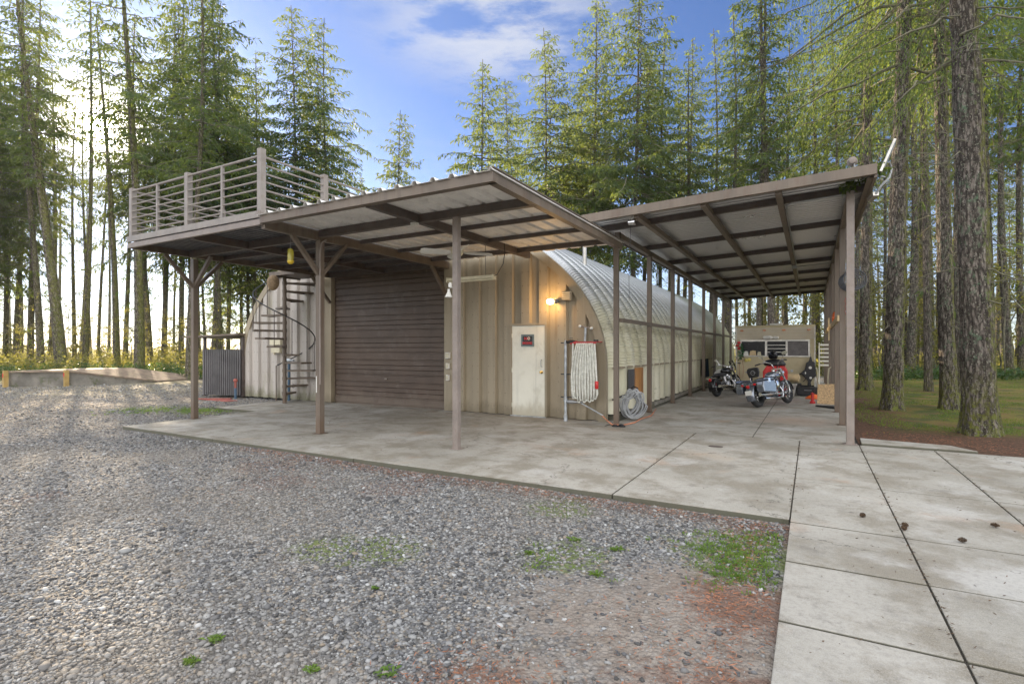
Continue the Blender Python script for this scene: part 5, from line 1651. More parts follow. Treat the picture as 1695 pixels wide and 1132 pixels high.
part('hose', mt['hose_white'], hk, hose, smooth=True)
part('hose_lead', mt['hose_white'], hk, lambda m: m.tube([(-4.40, YR - 0.05, 1.66), (-4.395, YR - 0.06, 1.5), (-4.40, YR - 0.07, 1.2), (-4.42, YR - 0.08, 0.95), (-4.38, YR - 0.07, 0.55), (-4.34, YR - 0.06, 0.50)], 0.021, 8), smooth=True)
part('hose_tail', mt['hose_white'], hk, lambda m: m.tube([(-3.91, YR - 0.07, 1.65), (-3.88, YR - 0.08, 1.3), (-3.86, YR - 0.08, 0.9), (-3.84, YR - 0.08, 0.62), (-3.88, YR - 0.07, 0.52)], 0.018, 8), smooth=True)
part('coupling', mt['redbright'], hk, lambda m: m.lathe([(0.032, 0.72), (0.04, 0.74), (0.04, 0.86), (0.03, 0.88)], (-3.855, YR - 0.09, 0), 12), smooth='auto')
tw = thing('tee_handle', (-4.19, YR + 0.1, 1.7), 'steel tee handle with rounded white ends rising behind the red hose rack', 'valve key')
part('shaft', mt['pipe'], tw, lambda m: m.tube([(-4.20, YR + 0.12, 1.66), (-4.18, YR + 0.12, 2.0)], 0.026, 10), smooth='auto')
part('crossbar', mt['steel_pale'], tw, lambda m: m.tube([(-4.31, YR + 0.12, 2.03), (-4.05, YR + 0.12, 1.98)], 0.018, 10), smooth='auto')
for x, z in ((-4.31, 2.03), (-4.05, 1.98)): part('end_cap', mt['white'], tw, lambda m: m.lathe([(0.012, -0.035), (0.03, -0.02), (0.033, 0), (0.03, 0.02), (0.012, 0.035)], (x, YR + 0.12, z), 12, 'x'), smooth=True)

# hose coil at the corner
cc = at(1046, 11.55, 0)
hc = thing('hose_coil', (cc.x, cc.y, 0), 'grey hose coiled in big loops behind the canopy corner post', 'hose')


def coil(m):
    r_ = random.Random(12)
    f = Vector((S_ * 0.9, -C_, 0)).normalized(); rt = Vector((C_, S_, 0))
    for k in range(16):
        a0 = r_.uniform(-0.42, 0.42)
        rx = r_.uniform(0.10, 0.25); rz = r_.uniform(0.25, 0.345); dz = r_.uniform(0.0, 0.03); dx = r_.uniform(-0.06, 0.08)
        dep = r_.uniform(-0.07, 0.10)
        pts = []
        for i in range(29):
            a = 2 * PI * i / 28
            u = rx * math.cos(a) * (0.55 if math.sin(a) > 0.3 else 1) + dx; v = rz * math.sin(a)
            u2 = u * math.cos(a0) - v * math.sin(a0); v2 = u * math.sin(a0) + v * math.cos(a0)
            pts.append(cc + rt * u2 + f * (dep + 0.05 * math.sin(a)) + Vector((0, 0, 0.355 + dz + v2)))
        m.tube(pts, 0.0135, 7, cap=False)


part('loops', mt['hose_grey'], hc, coil, smooth=True)
part('nozzle', mt['black'], hc, lambda m: m.tube([cc + Vector((-0.05, 0, 0.66)), cc + Vector((0.04, 0.0, 0.73)), cc + Vector((0.12, 0, 0.70)), cc + Vector((0.14, 0, 0.6))], 0.016), smooth='auto')
cd = MB(); cd.tube([(-3.76, 10.48, 0.17), (-3.62, 10.40, 0.08), (-3.5, 10.34, 0.02), (-3.3, 10.4, 0.016), (-3.2, 10.9, 0.016), (-3.25, 11.5, 0.016), (-3.2, 12.2, 0.016), (-3.32, 12.9, 0.02), (-3.4, 13.4, 0.03)], 0.013, 7)
tag(cd.build('extension_cord', mt['hose_orange'], smooth=True), 'faded orange cord lying round the foot of the canopy corner post', 'cord')
bl = MB(); bl.lathe([(0.06, 0), (0.065, 0.02), (0.03, 0.05), (0.01, 0.06)], (-3.28, 10.26, 0), 12, 'z', (1.3, 0.7, 1)); bl.lathe([(0.05, 0), (0.055, 0.02), (0.03, 0.045)], (-3.40, 10.22, 0), 12, 'z', (1.2, 0.7, 1))
tag(bl.build('rubber_lump', mt['black']), 'black rubber lump at the foot of the canopy corner post', 'rubber lump')
HW = HX + HA
tag(part('side_panel', M('dark_grey_panel', (0.07, 0.07, 0.075), 0.5), None, lambda m: (m.box(HW + 0.135, HW + 0.15, 11.95, 12.5, 0.5, 1.07), m.box(HW + 0.15, HW + 0.155, 11.97, 12.48, 0.93, 0.95))), 'dark grey panel on the hut side left of the orange board', 'panel')
tag(part('wooden_board', mt['wood'], None, lambda m: [m.box(HW + 0.14, HW + 0.165, 12.42 + k * 0.175, 12.59 + k * 0.175, 0.42 + 0.008 * (k % 2), 1.09) for k in range(4)], bevel=0.003), 'orange-brown stained boards hung on the hut side wall', 'boards')
pb = MB(); pb.tube([(HW + 0.11, 10.95, 0.46), (HW + 0.13, 11.7, 0.50)], 0.02, 8)
tag(pb.build('pipe', mt['black']), 'short dark pipe across the hut corner behind the post', 'pipe')
vp = MB(); vp.tube([(-5.14, 13, 3.4), (-5.14, 13, 4.45)], 0.055, 12); vp.lathe([(0.09, 0), (0.09, 0.02), (0.056, 0.1)], (-5.14, 13, 3.45), 12)
tag(vp.build('vent_pipe', mt['alu'], smooth='auto'), 'straight vent pipe rising from the hut roof behind the canopy', 'vent pipe')
# clothes hung on the side rail
for (y0, y1, z0, lb, mk) in ((21.2, 21.75, 0.50, 'nearer dark garment hanging from the side rail of the hut', 'black'), (22.0, 22.75, 0.42, 'farther dark teal garment hanging from the side rail of the hut', 'navy')):
    mb = MB(); n = 10
    vs = []
    for s in (0, 1):
        for i in range(n + 1):
            y = y0 + (y1 - y0) * i / n; bump_ = 0.03 * math.sin(i * 1.9)
            vs += [(HW + 0.16 + s * 0.03 + bump_, y, z0 + (0.08 if i in (4, 5) else 0) + 0.02 * math.sin(i)), (HW + 0.14 + s * 0.03, y0 + 0.1 + (y1 - y0 - 0.2) * i / n, HZ)]
    fs = []
    for s in (0, 1):
        b = s * 2 * (n + 1)
        for i in range(n): fs.append((b + 2 * i, b + 2 * i + 2, b + 2 * i + 3, b + 2 * i + 1))
    k = 2 * (n + 1)
    for i in range(n):
        fs.append((2 * i, 2 * i + 2, k + 2 * i + 2, k + 2 * i)); fs.append((2 * i + 1, 2 * i + 3, k + 2 * i + 3, k + 2 * i + 1))
    mb.add(vs, fs); tag(mb.build('hanging_garment', mt[mk]), lb, 'garment', 'garments on the hut side')

# ------------------------------------------------------------------ left part of the front wall
em_ = thing('electric_meter', (-14.33, 10.72, 1.45), 'pair of beige meter boxes on the pale wall behind the spiral stair', 'meter box')
part('upper_box', mt['cream'], em_, lambda m: m.box(-14.60, -14.10, 10.66, 10.77, 1.66, 1.84), bevel=0.01)
part('lower_box', mt['cream'], em_, lambda m: m.box(-14.56, -14.16, 10.68, 10.77, 1.42, 1.62), bevel=0.01)
part('conduit', mt['cream'], em_, lambda m: m.tube([(-14.45, 10.72, 1.66), (-14.45, 10.72, 1.36)], 0.03))
bp = thing('water_riser', (-13.55, 10.55, 0), 'dark blue water pipe with tap behind the spiral stair', 'pipe')
part('riser', mt['bluepipe'], bp, lambda m: m.tube([(-13.55, 10.55, 0), (-13.55, 10.55, 1.15)], 0.04, 10), smooth='auto')
part('valve', mt['pipe'], bp, lambda m: (m.lathe([(0.03, -13.62), (0.06, -13.58), (0.06, -13.5), (0.03, -13.42)], (0, 10.52, 1.2), 12, 'x'), m.lathe([(0.02, -13.5), (0.03, -13.3)], (0, 10.52, 1.2), 8, 'x')), smooth='auto')
part('hand_wheel', mt['black'], bp, lambda m: m.torus((-13.3, 10.5, 0.45), 0.05, 0.01, 'y'))
part('branch_pipe', mt['pipe'], bp, lambda m: m.tube([(-13.55, 10.52, 0.45), (-13.3, 10.5, 0.45)], 0.018))
ky = thing('door_control', (-12.5, 10.72, 1.6), 'small dark control box beside the garage door', 'control box')
part('case', mt['black'], ky, lambda m: m.box(-12.55, -12.45, 10.69, 10.775, 1.58, 1.80), bevel=0.006)
part('button_plate', mt['white'], ky, lambda m: m.box(-12.53, -12.47, 10.683, 10.689, 1.66, 1.72))

# spiral stair
SC = Vector((-13.06, 10.02, 0))
ss = thing('spiral_staircase', tuple(SC), 'brown steel spiral stair with black handrail rising to the deck', 'staircase')
part('centre_pole', mt['steel'], ss, lambda m: (m.tube([SC, SC + Vector((0, 0, 3.9))], 0.055, 14), [m.lathe([(0.062, 0.25 + 0.226 * i - 0.05), (0.066, 0.25 + 0.226 * i), (0.062, 0.25 + 0.226 * i + 0.05)], tuple(SC), 14) for i in range(16)]), smooth='auto')
A0 = R(29.36 + 31.6 * 3.3); RT = 0.80


def tang(i): return A0 - R(31.6) * i


for i in range(0, 15):
    a = tang(i); z = 0.27 + 0.226 * i
    u = Vector((math.cos(a), math.sin(a), 0)); v = Vector((-u.y, u.x, 0))

    def tr(m):
        c = SC + Vector((0, 0, z))
        pl_ = [c + u * 0.05 - v * 0.03, c + u * RT - v * 0.20, c + u * RT + v * 0.20, c + u * 0.05 + v * 0.03]
        lo = [q - Vector((0, 0, 0.012)) for q in pl_]
        m.add(pl_ + lo, [(0, 1, 2, 3), (7, 6, 5, 4), (0, 4, 5, 1), (1, 5, 6, 2), (2, 6, 7, 3), (3, 7, 4, 0)])
        m.bar(pl_[0] - Vector((0, 0, 0.03)), pl_[1] - Vector((0, 0, 0.03)), 0.012, 0.045)
        m.bar(pl_[3] - Vector((0, 0, 0.03)), pl_[2] - Vector((0, 0, 0.03)), 0.012, 0.045)
        m.bar(pl_[1] - Vector((0, 0, 0.03)), pl_[2] - Vector((0, 0, 0.03)), 0.012, 0.045)
    part('tread', mt['steel'], ss, tr)
    a2 = a + R(0)
    q = SC + Vector((math.cos(a2) * (RT + 0.012), math.sin(a2) * (RT + 0.012), 0))
    if i < 12: part('baluster', mt['steel_dark'], ss, lambda m: m.tube([q + Vector((0, 0, z - 0.03)), q + Vector((0, 0, z + 0.93))], 0.011, 6))
part('handrail', mt['black'], ss, lambda m: m.tube([SC + Vector((math.cos(tang(k / 4)) * (RT + 0.012), math.sin(tang(k / 4)) * (RT + 0.012), 0.27 + 0.226 * k / 4 + 0.95)) for k in range(-3, 50)], 0.017, 8), smooth=True)
q0 = SC + Vector((math.cos(tang(-0.8)) * (RT + 0.012), math.sin(tang(-0.8)) * (RT + 0.012), 0))
part('newel', mt['steel'], ss, lambda m: m.tube([q0, q0 + Vector((0, 0, 1.05))], 0.016, 8))
part('landing', mt['steel'], ss, lambda m: (m.box(-13.1, -12.06, 9.6, 10.68, 3.60, 3.64), m.box(-13.1, -12.06, 9.55, 9.598, 3.56, 3.66), m.box(-13.15, -13.102, 9.6, 10.6, 3.56, 3.66)))

# small roofed enclosure at the hut's left side
en = thing('storage_enclosure', (-16.8, 10.6, 0), 'grey corrugated screen with a thin flat roof beside the left side of the hut', 'enclosure')


def ribs(m, a, b, z0, z1, n, d=0.025):
    a = Vector(a); b = Vector(b); u = (b - a) / n; nn = Vector((u.y, -u.x, 0)).normalized() * d
    for k in range(n):
        p0 = a + u * k
        pr = [p0, p0 + u * 0.35, p0 + u * 0.45 + nn, p0 + u * 0.9 + nn, p0 + u]
        for s, e2 in zip(pr[:-1], pr[1:]): m.add([s + Vector((0, 0, z0)), e2 + Vector((0, 0, z0)), e2 + Vector((0, 0, z1)), s + Vector((0, 0, z1))], [(0, 1, 2, 3)])


E0, E1, E2 = (-17.5, 10.3, 0), (-16.02, 10.66, 0), (-18.0, 12.6, 0)
part('front_panel', mt['enclosure'], en, lambda m: ribs(m, E0, E1, 0.04, 1.52, 18))
part('side_panel', mt['enclosure'], en, lambda m: ribs(m, E2, E0, 0.04, 1.52, 22))
for (x, y) in (E0[:2], E1[:2], E2[:2]): part('post', mt['steel_dark'], en, lambda m: m.box(x - 0.04, x + 0.04, y + 0.03, y + 0.11, 0, 1.93))
part('roof', mt['steel'], en, lambda m: m.add([(-18.15, 10.0, 1.90), (-15.95, 10.5, 1.98), (-15.95, 12.6, 1.98), (-18.5, 12.9, 1.90), (-18.15, 10.0, 1.96), (-15.95, 10.5, 2.04), (-15.95, 12.6, 2.04), (-18.5, 12.9, 1.96)], [(0, 3, 2, 1), (4, 5, 6, 7), (0, 1, 5, 4), (1, 2, 6, 5), (2, 3, 7, 6), (3, 0, 4, 7)]))
tag(part('red_mat', mt['earthred'], None, lambda m: (m.box(-16.6, -15.3, 9.75, 10.1, -0.05, -0.03), m.bar((-16.9, 9.7, -0.03), (-15.9, 10.25, -0.02), 0.12, 0.03))), 'faded red mat lying on gravel before the grey screen', 'mat')
rp = thing('drain_pipe', (-16.02, 10.5, 0), 'short red and blue standpipe at the left foot of the hut', 'pipe')
part('lower_pipe', mt['bluepipe'], rp, lambda m: m.tube([(-15.98, 10.45, -0.05), (-15.98, 10.45, 0.3)], 0.04))
part('upper_pipe', mt['earthred'], rp, lambda m: (m.tube([(-15.98, 10.45, 0.3), (-15.98, 10.45, 0.58)], 0.035), m.lathe([(0.06, 0.5), (0.07, 0.54), (0.04, 0.6)], (-15.98, 10.45, 0), 10)))

# ------------------------------------------------------------------ loading ramp by the wood
ra = thing('loading_ramp', at(115, 23.5, -0.06), 'low mossy loading ramp with yellow end posts at the edge of the left wood', 'ramp')
A = at(15, 22.2, 0); B = at(115, 22.7, 0); Cc = at(268, 25.6, 0)
bk_ = Vector((-0.38, 0.92, 0)).normalized() * 3.2
Aw = A + bk_; Bw = B + bk_; Cw = Cc + bk_
H_ = 0.60


def wallbox(m, p, q, zt0, zt1, th=0.15, z0=-0.1):
    n = (bk_.normalized()) * th
    vs = [p + Vector((0, 0, z0)), q + Vector((0, 0, z0)), q + n + Vector((0, 0, z0)), p + n + Vector((0, 0, z0)), p + Vector((0, 0, zt0)), q + Vector((0, 0, zt1)), q + n + Vector((0, 0, zt1)), p + n + Vector((0, 0, zt0))]
    m.add(vs, [(0, 3, 2, 1), (4, 5, 6, 7), (0, 1, 5, 4), (1, 2, 6, 5), (2, 3, 7, 6), (3, 0, 4, 7)])


part('front_wall', mt['ramp_side'], ra, lambda m: wallbox(m, A, B, H_ - 0.05, H_ - 0.05))
part('side_wall', mt['ramp_side'], ra, lambda m: wallbox(m, B, Cc, H_ - 0.05, -0.05))


def slabp(m, ps, t_=0.07):
    lo = [q - Vector((0, 0, t_)) for q in ps]
    m.add(list(ps) + lo, [(0, 1, 2, 3), (7, 6, 5, 4), (0, 4, 5, 1), (1, 5, 6, 2), (2, 6, 7, 3), (3, 7, 4, 0)])


fwd = -bk_.normalized() * 0.12
Z = lambda v, z: Vector((v.x, v.y, z))
part('platform', mt['rampwood'], ra, lambda m: slabp(m, [Z(A + fwd, H_ + 0.02), Z(B + fwd, H_ + 0.02), Z(Bw, H_ + 0.02), Z(Aw, H_ + 0.02)]))
part('incline', mt['rampwood'], ra, lambda m: [slabp(m, [Z(B.lerp(Cc, k / 9) + fwd, H_ * (1 - k / 9) + 0.017), Z(B.lerp(Cc, (k + 0.97) / 9) + fwd, H_ * (1 - (k + 0.97) / 9) + 0.017), Z(Bw.lerp(Cw, (k + 0.97) / 9), H_ * (1 - (k + 0.97) / 9) + 0.017), Z(Bw.lerp(Cw, k / 9), H_ * (1 - k / 9) + 0.017)]) for k in range(9)])
for P_ in (A, B):
    u = Vector((C_, S_, 0)); c = P_ + fwd * 1.2
    ps = part('end_post', mt['post_yellow'], ra, lambda m: m.bar(c + Vector((0, 0, -0.05)), c + Vector((0, 0, H_ + 0.04)), 0.15, 0.15))
    part('reflector', mt['redbright'], ps, lambda m: m.box(c.x - 0.03, c.x + 0.03, c.y - 0.095, c.y - 0.078, 0.36, 0.52))

# ------------------------------------------------------------------ roof corner gear, hoses and lumber on the right posts
an_ = thing('dish_antenna', (1.0, 9.95, 4.0), 'flat tilted antenna panel on an arm at the carport roof corner', 'antenna')
a0 = at(1457, 8.25, 4.26); a1 = at(1481, 8.25, 4.76)


def panel(m):
    u = (a1 - a0).normalized(); v = Vector((0.06, 0.99, 0.02)).normalized(); w_ = u.cross(v).normalized() * 0.018
    ps = [a0 - v * 0.15, a1 - v * 0.15, a1 + v * 0.15, a0 + v * 0.15]
    m.add([q - w_ for q in ps] + [q + w_ for q in ps], [(0, 3, 2, 1), (4, 5, 6, 7), (0, 1, 5, 4), (1, 2, 6, 5), (2, 3, 7, 6), (3, 0, 4, 7)])


part('panel', mt['alu'], an_, panel, bevel=0.008)
b0 = at(1476, 8.3, 4.35); b1 = at(1472, 8.3, 4.22); b2 = at(1458, 8.3, 4.08); b3 = at(1450, 8.35, 3.98)
part('arm', mt['grey'], an_, lambda m: (m.tube([a0.lerp(a1, 0.35) + Vector((0.05, 0.02, 0)), b0, b1, b2, b3], 0.018, 8), m.tube([at(1447, 8.3, 4.25), at(1465, 8.3, 4.22)], 0.014, 8)), smooth='auto')
part('bracket', mt['alu'], an_, lambda m: m.bar(b3, at(1440, 8.6, 3.95), 0.08, 0.06))
q = at(1411, 8.2, 4.40)
sl2 = thing('roof_floodlight', (q.x, q.y, 4.2), 'small grey floodlight standing on the front edge of the carport roof', 'light fixture')
part('head', mt['steel_pale'], sl2, lambda m: m.lathe([(0.02, -0.06), (0.05, -0.05), (0.065, 0.03), (0.075, 0.05), (0.05, 0.055)], (q.x, q.y, 4.44), 16, 'y'), smooth='auto')
part('bracket', mt['grey'], sl2, lambda m: m.tube([(q.x + 0.02, q.y, 4.40), (q.x + 0.05, q.y + 0.02, 4.24)], 0.012))
rgx = np.random.default_rng(77)
q = at(1430, 8.3, 4.30)
V, F = leaf_cloud([(q.x + dx, q.y + 0.1, 4.25 + dz, 0.13, 0.06) for dx, dz in ((-0.12, -0.02), (0, 0.02), (0.12, 0.05), (0.22, 0.08), (-0.2, -0.12))], 90, 0.09, 0.014, rgx, up=0.1)
tag(link('fir_twigs', raw_mesh('fir_twigs', V - np.array([q.x, q.y, 4.2]), F, 4, mt['needle_near']), None, (q.x, q.y, 4.2)), 'fallen green fir twigs lying on the carport roof corner', 'twigs')

hb = thing('hanging_hose', (0.62, 12.6, 1.9), 'dark hose coil hung on the second carport post', 'hose')
hcv = at(1422, 10.6, 2.95)


def coil2(m):
    rt = Vector((C_, S_, 0)); f = Vector((-S_, C_, 0))
    for k in range(5):
        c = hcv + rt * (-0.02 * k) + f * (0.02 * k) + Vector((0, 0, -0.012 * k)); r0 = 0.20 - 0.008 * k
        m.tube([c + rt * r0 * 1.15 * math.cos(2 * PI * i / 30) + Vector((0, 0, r0 * math.sin(2 * PI * i / 30))) for i in range(31)], 0.011, 6, cap=False)


hcv = at(1415, 10.55, 2.92)
hb.location = (hcv.x, hcv.y, 2.7); ORIG[hb.name] = Vector((hcv.x, hcv.y, 2.7))
part('loops', M('dark_hose', (0.06, 0.065, 0.075), 0.4), hb, coil2, smooth=True)
part('hook', mt['grey'], hb, lambda m: m.tube([(0.58, 12.64, 3.1), (hcv.x, hcv.y, 3.13)], 0.008))
lm = thing('lumber_board', (0.46, 17, 2.0), 'long pale board fixed level across the right carport posts', 'lumber')
part('plank', mt['lumber'], lm, lambda m: m.box(0.455, 0.49, 12.5, 22.8, 2.10, 2.22))
part('upright', mt['lumber'], lm, lambda m: m.box(0.42, 0.452, 17.55, 17.75, 1.78, 2.42))
tag(part('orange_jacket', mt['orange'], None, lambda m: m.lathe([(0.02, 2.18), (0.10, 2.2), (0.13, 2.3), (0.11, 2.42), (0.05, 2.48), (0.02, 2.5)], (0.52, 15.9, 0), 10, 'z', (0.5, 1, 1)), smooth=True), 'bright orange bundle tucked behind the board on the right carport posts', 'bundle')
ch = MB()
for k in range(7): ch.torus((0.60, 12.55 + 0.006 * (k % 2), 2.55 - k * 0.05), 0.02, 0.005, 'y' if k % 2 else 'x', 12, 5)
tag(ch.build('chain', mt['earthred']), 'short rusty chain hanging below the dark hose coil', 'chain')

# ------------------------------------------------------------------ travel trailer
TX0, TX1, TY = -2.34, 0.12, 20.4
tr = thing('travel_trailer', (-1.1, TY, 0), 'yellowed cream camping trailer parked at the far end of the carport', 'trailer')


def tbody(m):
    prof = [(TY, 0.32), (TY, 2.28), (TY + 0.06, 2.36), (TY + 4.6, 2.42), (TY + 4.8, 2.3), (TY + 4.8, 0.32)]
    m.prism(prof, TX0, TX1, 'x')


part('body', mt['trailer'], tr, tbody, bevel=0.015)
part('upper_panel', mt['trailer_top'], tr, lambda m: m.box(TX0 + 0.03, TX1 - 0.03, TY - 0.006, TY - 0.001, 1.88, 2.27))
part('siding_ridge', mt['trailer'], tr, lambda m: [m.box(TX0 + 0.01, TX1 - 0.01, TY - 0.012, TY - 0.0015, z, z + 0.012) for z in (0.42, 0.54, 0.66, 0.78, 0.90, 1.02, 1.14, 1.26, 1.95, 2.07, 2.19)])
for x in (TX0, TX1 - 0.03): part('corner_trim', mt['alu'], tr, lambda m: m.box(x, x + 0.03, TY - 0.018, TY - 0.0125, 0.30, 2.30))
wf_ = part('window', mt['alu'], tr, lambda m: (m.box(-2.20, -0.04, TY - 0.05, TY - 0.013, 1.80, 1.86), m.box(-2.20, -0.04, TY - 0.04, TY - 0.013, 1.27, 1.31), m.box(-2.20, -2.15, TY - 0.04, TY - 0.013, 1.31, 1.80), m.box(-0.09, -0.04, TY - 0.04, TY - 0.013, 1.31, 1.80), m.box(-1.40, -1.33, TY - 0.04, TY - 0.013, 1.31, 1.80), m.box(-0.76, -0.70, TY - 0.04, TY - 0.013, 1.31, 1.80)))
for (x0, x1) in ((-2.15, -1.40), (-1.33, -0.76)): part('pane', mt['glass_dark'], wf_, lambda m: m.box(x0, x1, TY - 0.02, TY - 0.014, 1.31, 1.80))
part('curtain', mt['curtain'], wf_, lambda m: m.box(-0.70, -0.09, TY - 0.02, TY - 0.014, 1.31, 1.80))
part('louvre', mt['alu'], wf_, lambda m: [m.box(-1.33, -0.76, TY - 0.035, TY - 0.021, z, z + 0.018) for z in (1.42, 1.54, 1.66)])
for x in (-2.14, -1.42, -0.82, -0.07):
    ml = part('marker_light', mt['lens_amber'], tr, lambda m: m.lathe([(0.05, 0), (0.05, 0.012), (0.03, 0.03), (0.01, 0.035)], (x, TY - 0.04, 2.18), 12, 'y', (1.2, 0.7, 1)))
part('chassis', mt['black'], tr, lambda m: (m.box(TX0 + 0.1, TX1 - 0.1, TY + 0.1, TY + 4.6, 0.2, 0.319), m.bar((-2.0, TY + 0.1, 0.26), (-1.1, TY - 0.9, 0.26), 0.07, 0.09), m.bar((-0.2, TY + 0.1, 0.26), (-1.1, TY - 0.9, 0.26), 0.07, 0.09)))
for x in (TX0 + 0.12, TX1 - 0.12):
    wh = part('wheel', mt['rubber'], tr, lambda m: m.torus((x, TY + 2.6, 0.33), 0.22, 0.1, 'x', 28, 10))
    part('rim', mt['white'], wh, lambda m: m.lathe([(0.15, -0.05), (0.15, 0.05)], (x, TY + 2.6, 0.33), 16, 'x'))
part('roof_vent', mt['white'], tr, lambda m: m.box(-1.3, -0.9, TY + 0.7, TY + 1.1, 2.38, 2.45), bevel=0.01)
tag(part('jug', mt['white'], None, lambda m: m.lathe([(0.05, -1.45), (0.07, -1.42), (0.07, -1.22), (0.03, -1.17), (0.05, -1.1), (0.045, -0.98), (0.02, -0.97)], (0, TY - 0.09, 1.925), 12, 'x'), smooth='auto'), 'white plastic bottle lying on top of the trailer window frame', 'bottle')
for k, (x, wd, hh, mk) in enumerate(((-2.0, 0.16, 0.14, 'white'), (-1.78, 0.22, 0.16, 'lumber'), (-1.58, 0.12, 0.12, 'cream'))):
    lb = ('white carton', 'tan bag', 'cream tub')[k]
    tag(part(('carton', 'paper_bag', 'tub')[k], mt[mk], None, lambda m: m.prism([(x - wd / 2, 1.312), (x + wd / 2, 1.312), (x + wd * 0.42, 1.312 + hh), (x, 1.312 + hh * 1.1), (x - wd * 0.4, 1.312 + hh * 0.9)], TY - 0.10, TY - 0.045)), lb + ' standing on the trailer window ledge', ('carton', 'bag', 'tub')[k], 'things on the trailer window ledge')
fw = thing('artificial_roses', (-2.2, TY - 0.12, 1.15), 'red artificial roses with green leaves hung on the left corner of the trailer', 'flowers')
for k, (x, z) in enumerate(((-2.23, 1.76), (-2.27, 1.66), (-2.22, 1.56))):
    part('bloom', mt['red'], fw, lambda m: m.lathe([(0.015, -0.05), (0.055, -0.03), (0.062, 0.0), (0.05, 0.03), (0.02, 0.045)], (x, TY - 0.14, z), 10), smooth=True)
V, F = leaf_cloud([(-2.14, TY - 0.12, 1.5, 0.07, 0.18), (-2.18, TY - 0.12, 1.3, 0.06, 0.12)], 50, 0.09, 0.028, rgx)
o = link('foliage', raw_mesh('foliage', V - np.array([-2.2, TY - 0.12, 1.15]), F, 4, mt['leafgreen']), fw)
part('stem', mt['earthred'], fw, lambda m: (m.tube([(-2.17, TY - 0.1, 1.3), (-2.22, TY - 0.08, 0.9), (-2.2, TY - 0.08, 0.5)], 0.006, 5), m.tube([(-2.15, TY - 0.1, 1.3), (-2.08, TY - 0.08, 0.9), (-2.1, TY - 0.08, 0.55)], 0.006, 5)))
bw = MB(); bw.lathe([(0.01, 0), (0.05, 0.01), (0.06, 0.02)], (-2.0, TY - 0.05, 1.14), 10, 'y'); bw.lathe([(0.01, 0), (0.05, 0.01), (0.06, 0.02)], (-1.9, TY - 0.05, 1.16), 10, 'y')
tag(bw.build('yellow_bow', M('pale_yellow_ribbon', (0.7, 0.6, 0.15), 0.5)), 'pale yellow bow on the trailer siding under the window', 'bow')
vest = thing('life_vest', (-0.08, TY - 0.2, 0.35), 'black vest hanging from a hook right of the trailer window', 'vest')


def vst(m):
    pts = [(-0.02, 1.28), (0.02, 1.28), (0.05, 1.13), (0.12, 1.10), (0.15, 0.85), (0.16, 0.66), (0.06, 0.55), (0.0, 0.42), (0.03, 0.30), (-0.10, 0.30), (-0.08, 0.45), (-0.13, 0.55), (-0.28, 0.70), (-0.32, 0.66), (-0.33, 0.69), (-0.17, 0.86), (-0.13, 1.08), (-0.05, 1.13)]
    m.prism([(x - 0.02, z) for x, z in pts], TY - 0.16, TY - 0.09)


part('shell', mt['black'], vest, vst, bevel=0.02)
part('logo_patch', mt['white'], vest, lambda m: (m.lathe([(0.05, 0), (0.04, 0.008)], (-0.03, TY - 0.172, 0.92), 10, 'y'), m.lathe([(0.04, 0), (0.03, 0.008)], (-0.02, TY - 0.172, 0.58), 10, 'y'), m.lathe([(0.03, 0), (0.03, 0.008)], (-0.17, TY - 0.172, 0.74), 10, 'y', (0.6, 1.4, 1))))
part('hook', mt['grey'], vest, lambda m: m.tube([(-0.02, TY - 0.12, 1.26), (-0.02, TY - 0.05, 1.36), (0.0, TY, 1.37)], 0.008))

# ------------------------------------------------------------------ clutter at the end of the carport
gn_ = thing('air_compressor', (-0.5, 19.9, 0), 'small tan machine with hose standing before the trailer', 'machine')
part('tank', mt['lumber'], gn_, lambda m: m.lathe([(0.02, -0.72), (0.13, -0.68), (0.14, -0.36), (0.02, -0.32)], (0, 19.95, 0.58), 16, 'x'), smooth='auto')
part('frame', mt['black'], gn_, lambda m: (m.box(-0.75, -0.28, 19.8, 20.1, 0.36, 0.41), m.box(-0.75, -0.72, 19.8, 20.1, 0.0, 0.36), m.box(-0.31, -0.28, 19.8, 20.1, 0.0, 0.36), m.box(-0.86, -0.70, 19.82, 20.05, 0.42, 0.66)))
part('gauge', mt['pipe'], gn_, lambda m: m.lathe([(0.045, 0), (0.045, 0.04)], (-0.56, 19.8, 0.82), 12, 'y'))
part('hose', mt['black'], gn_, lambda m: m.tube(arc((-0.3, 19.85, 0.6), 0.14, -1.2, 1.9, 14), 0.012, 6), smooth=True)
tt = thing('plastic_tote', (-0.68, 19.3, 0), 'milky plastic tote on the floor by the front wheel of the motorcycle', 'tote')
part('tub', mt['clear'], tt, lambda m: m.add([(-0.85, 19.1, 0.01), (-0.48, 19.1, 0.01), (-0.48, 19.6, 0.01), (-0.85, 19.6, 0.01), (-0.92, 19.05, 0.38), (-0.42, 19.05, 0.38), (-0.42, 19.65, 0.38), (-0.92, 19.65, 0.38)], [(0, 3, 2, 1), (0, 1, 5, 4), (1, 2, 6, 5), (2, 3, 7, 6), (3, 0, 4, 7)]))
part('lid', mt['clear'], tt, lambda m: m.box(-0.94, -0.40, 19.03, 19.67, 0.381, 0.41), bevel=0.008)
bx = thing('black_toolbox', (-0.1, 19.95, 0), 'long low black box beneath the trailer front', 'box')
part('case', mt['black'], bx, lambda m: m.box(-0.42, 0.22, 19.75, 20.1, 0.02, 0.30), bevel=0.02)
part('handle', mt['grey'], bx, lambda m: m.tube([(-0.2, 19.74, 0.2), (-0.2, 19.70, 0.2), (0.0, 19.70, 0.2), (0.0, 19.74, 0.2)], 0.01))
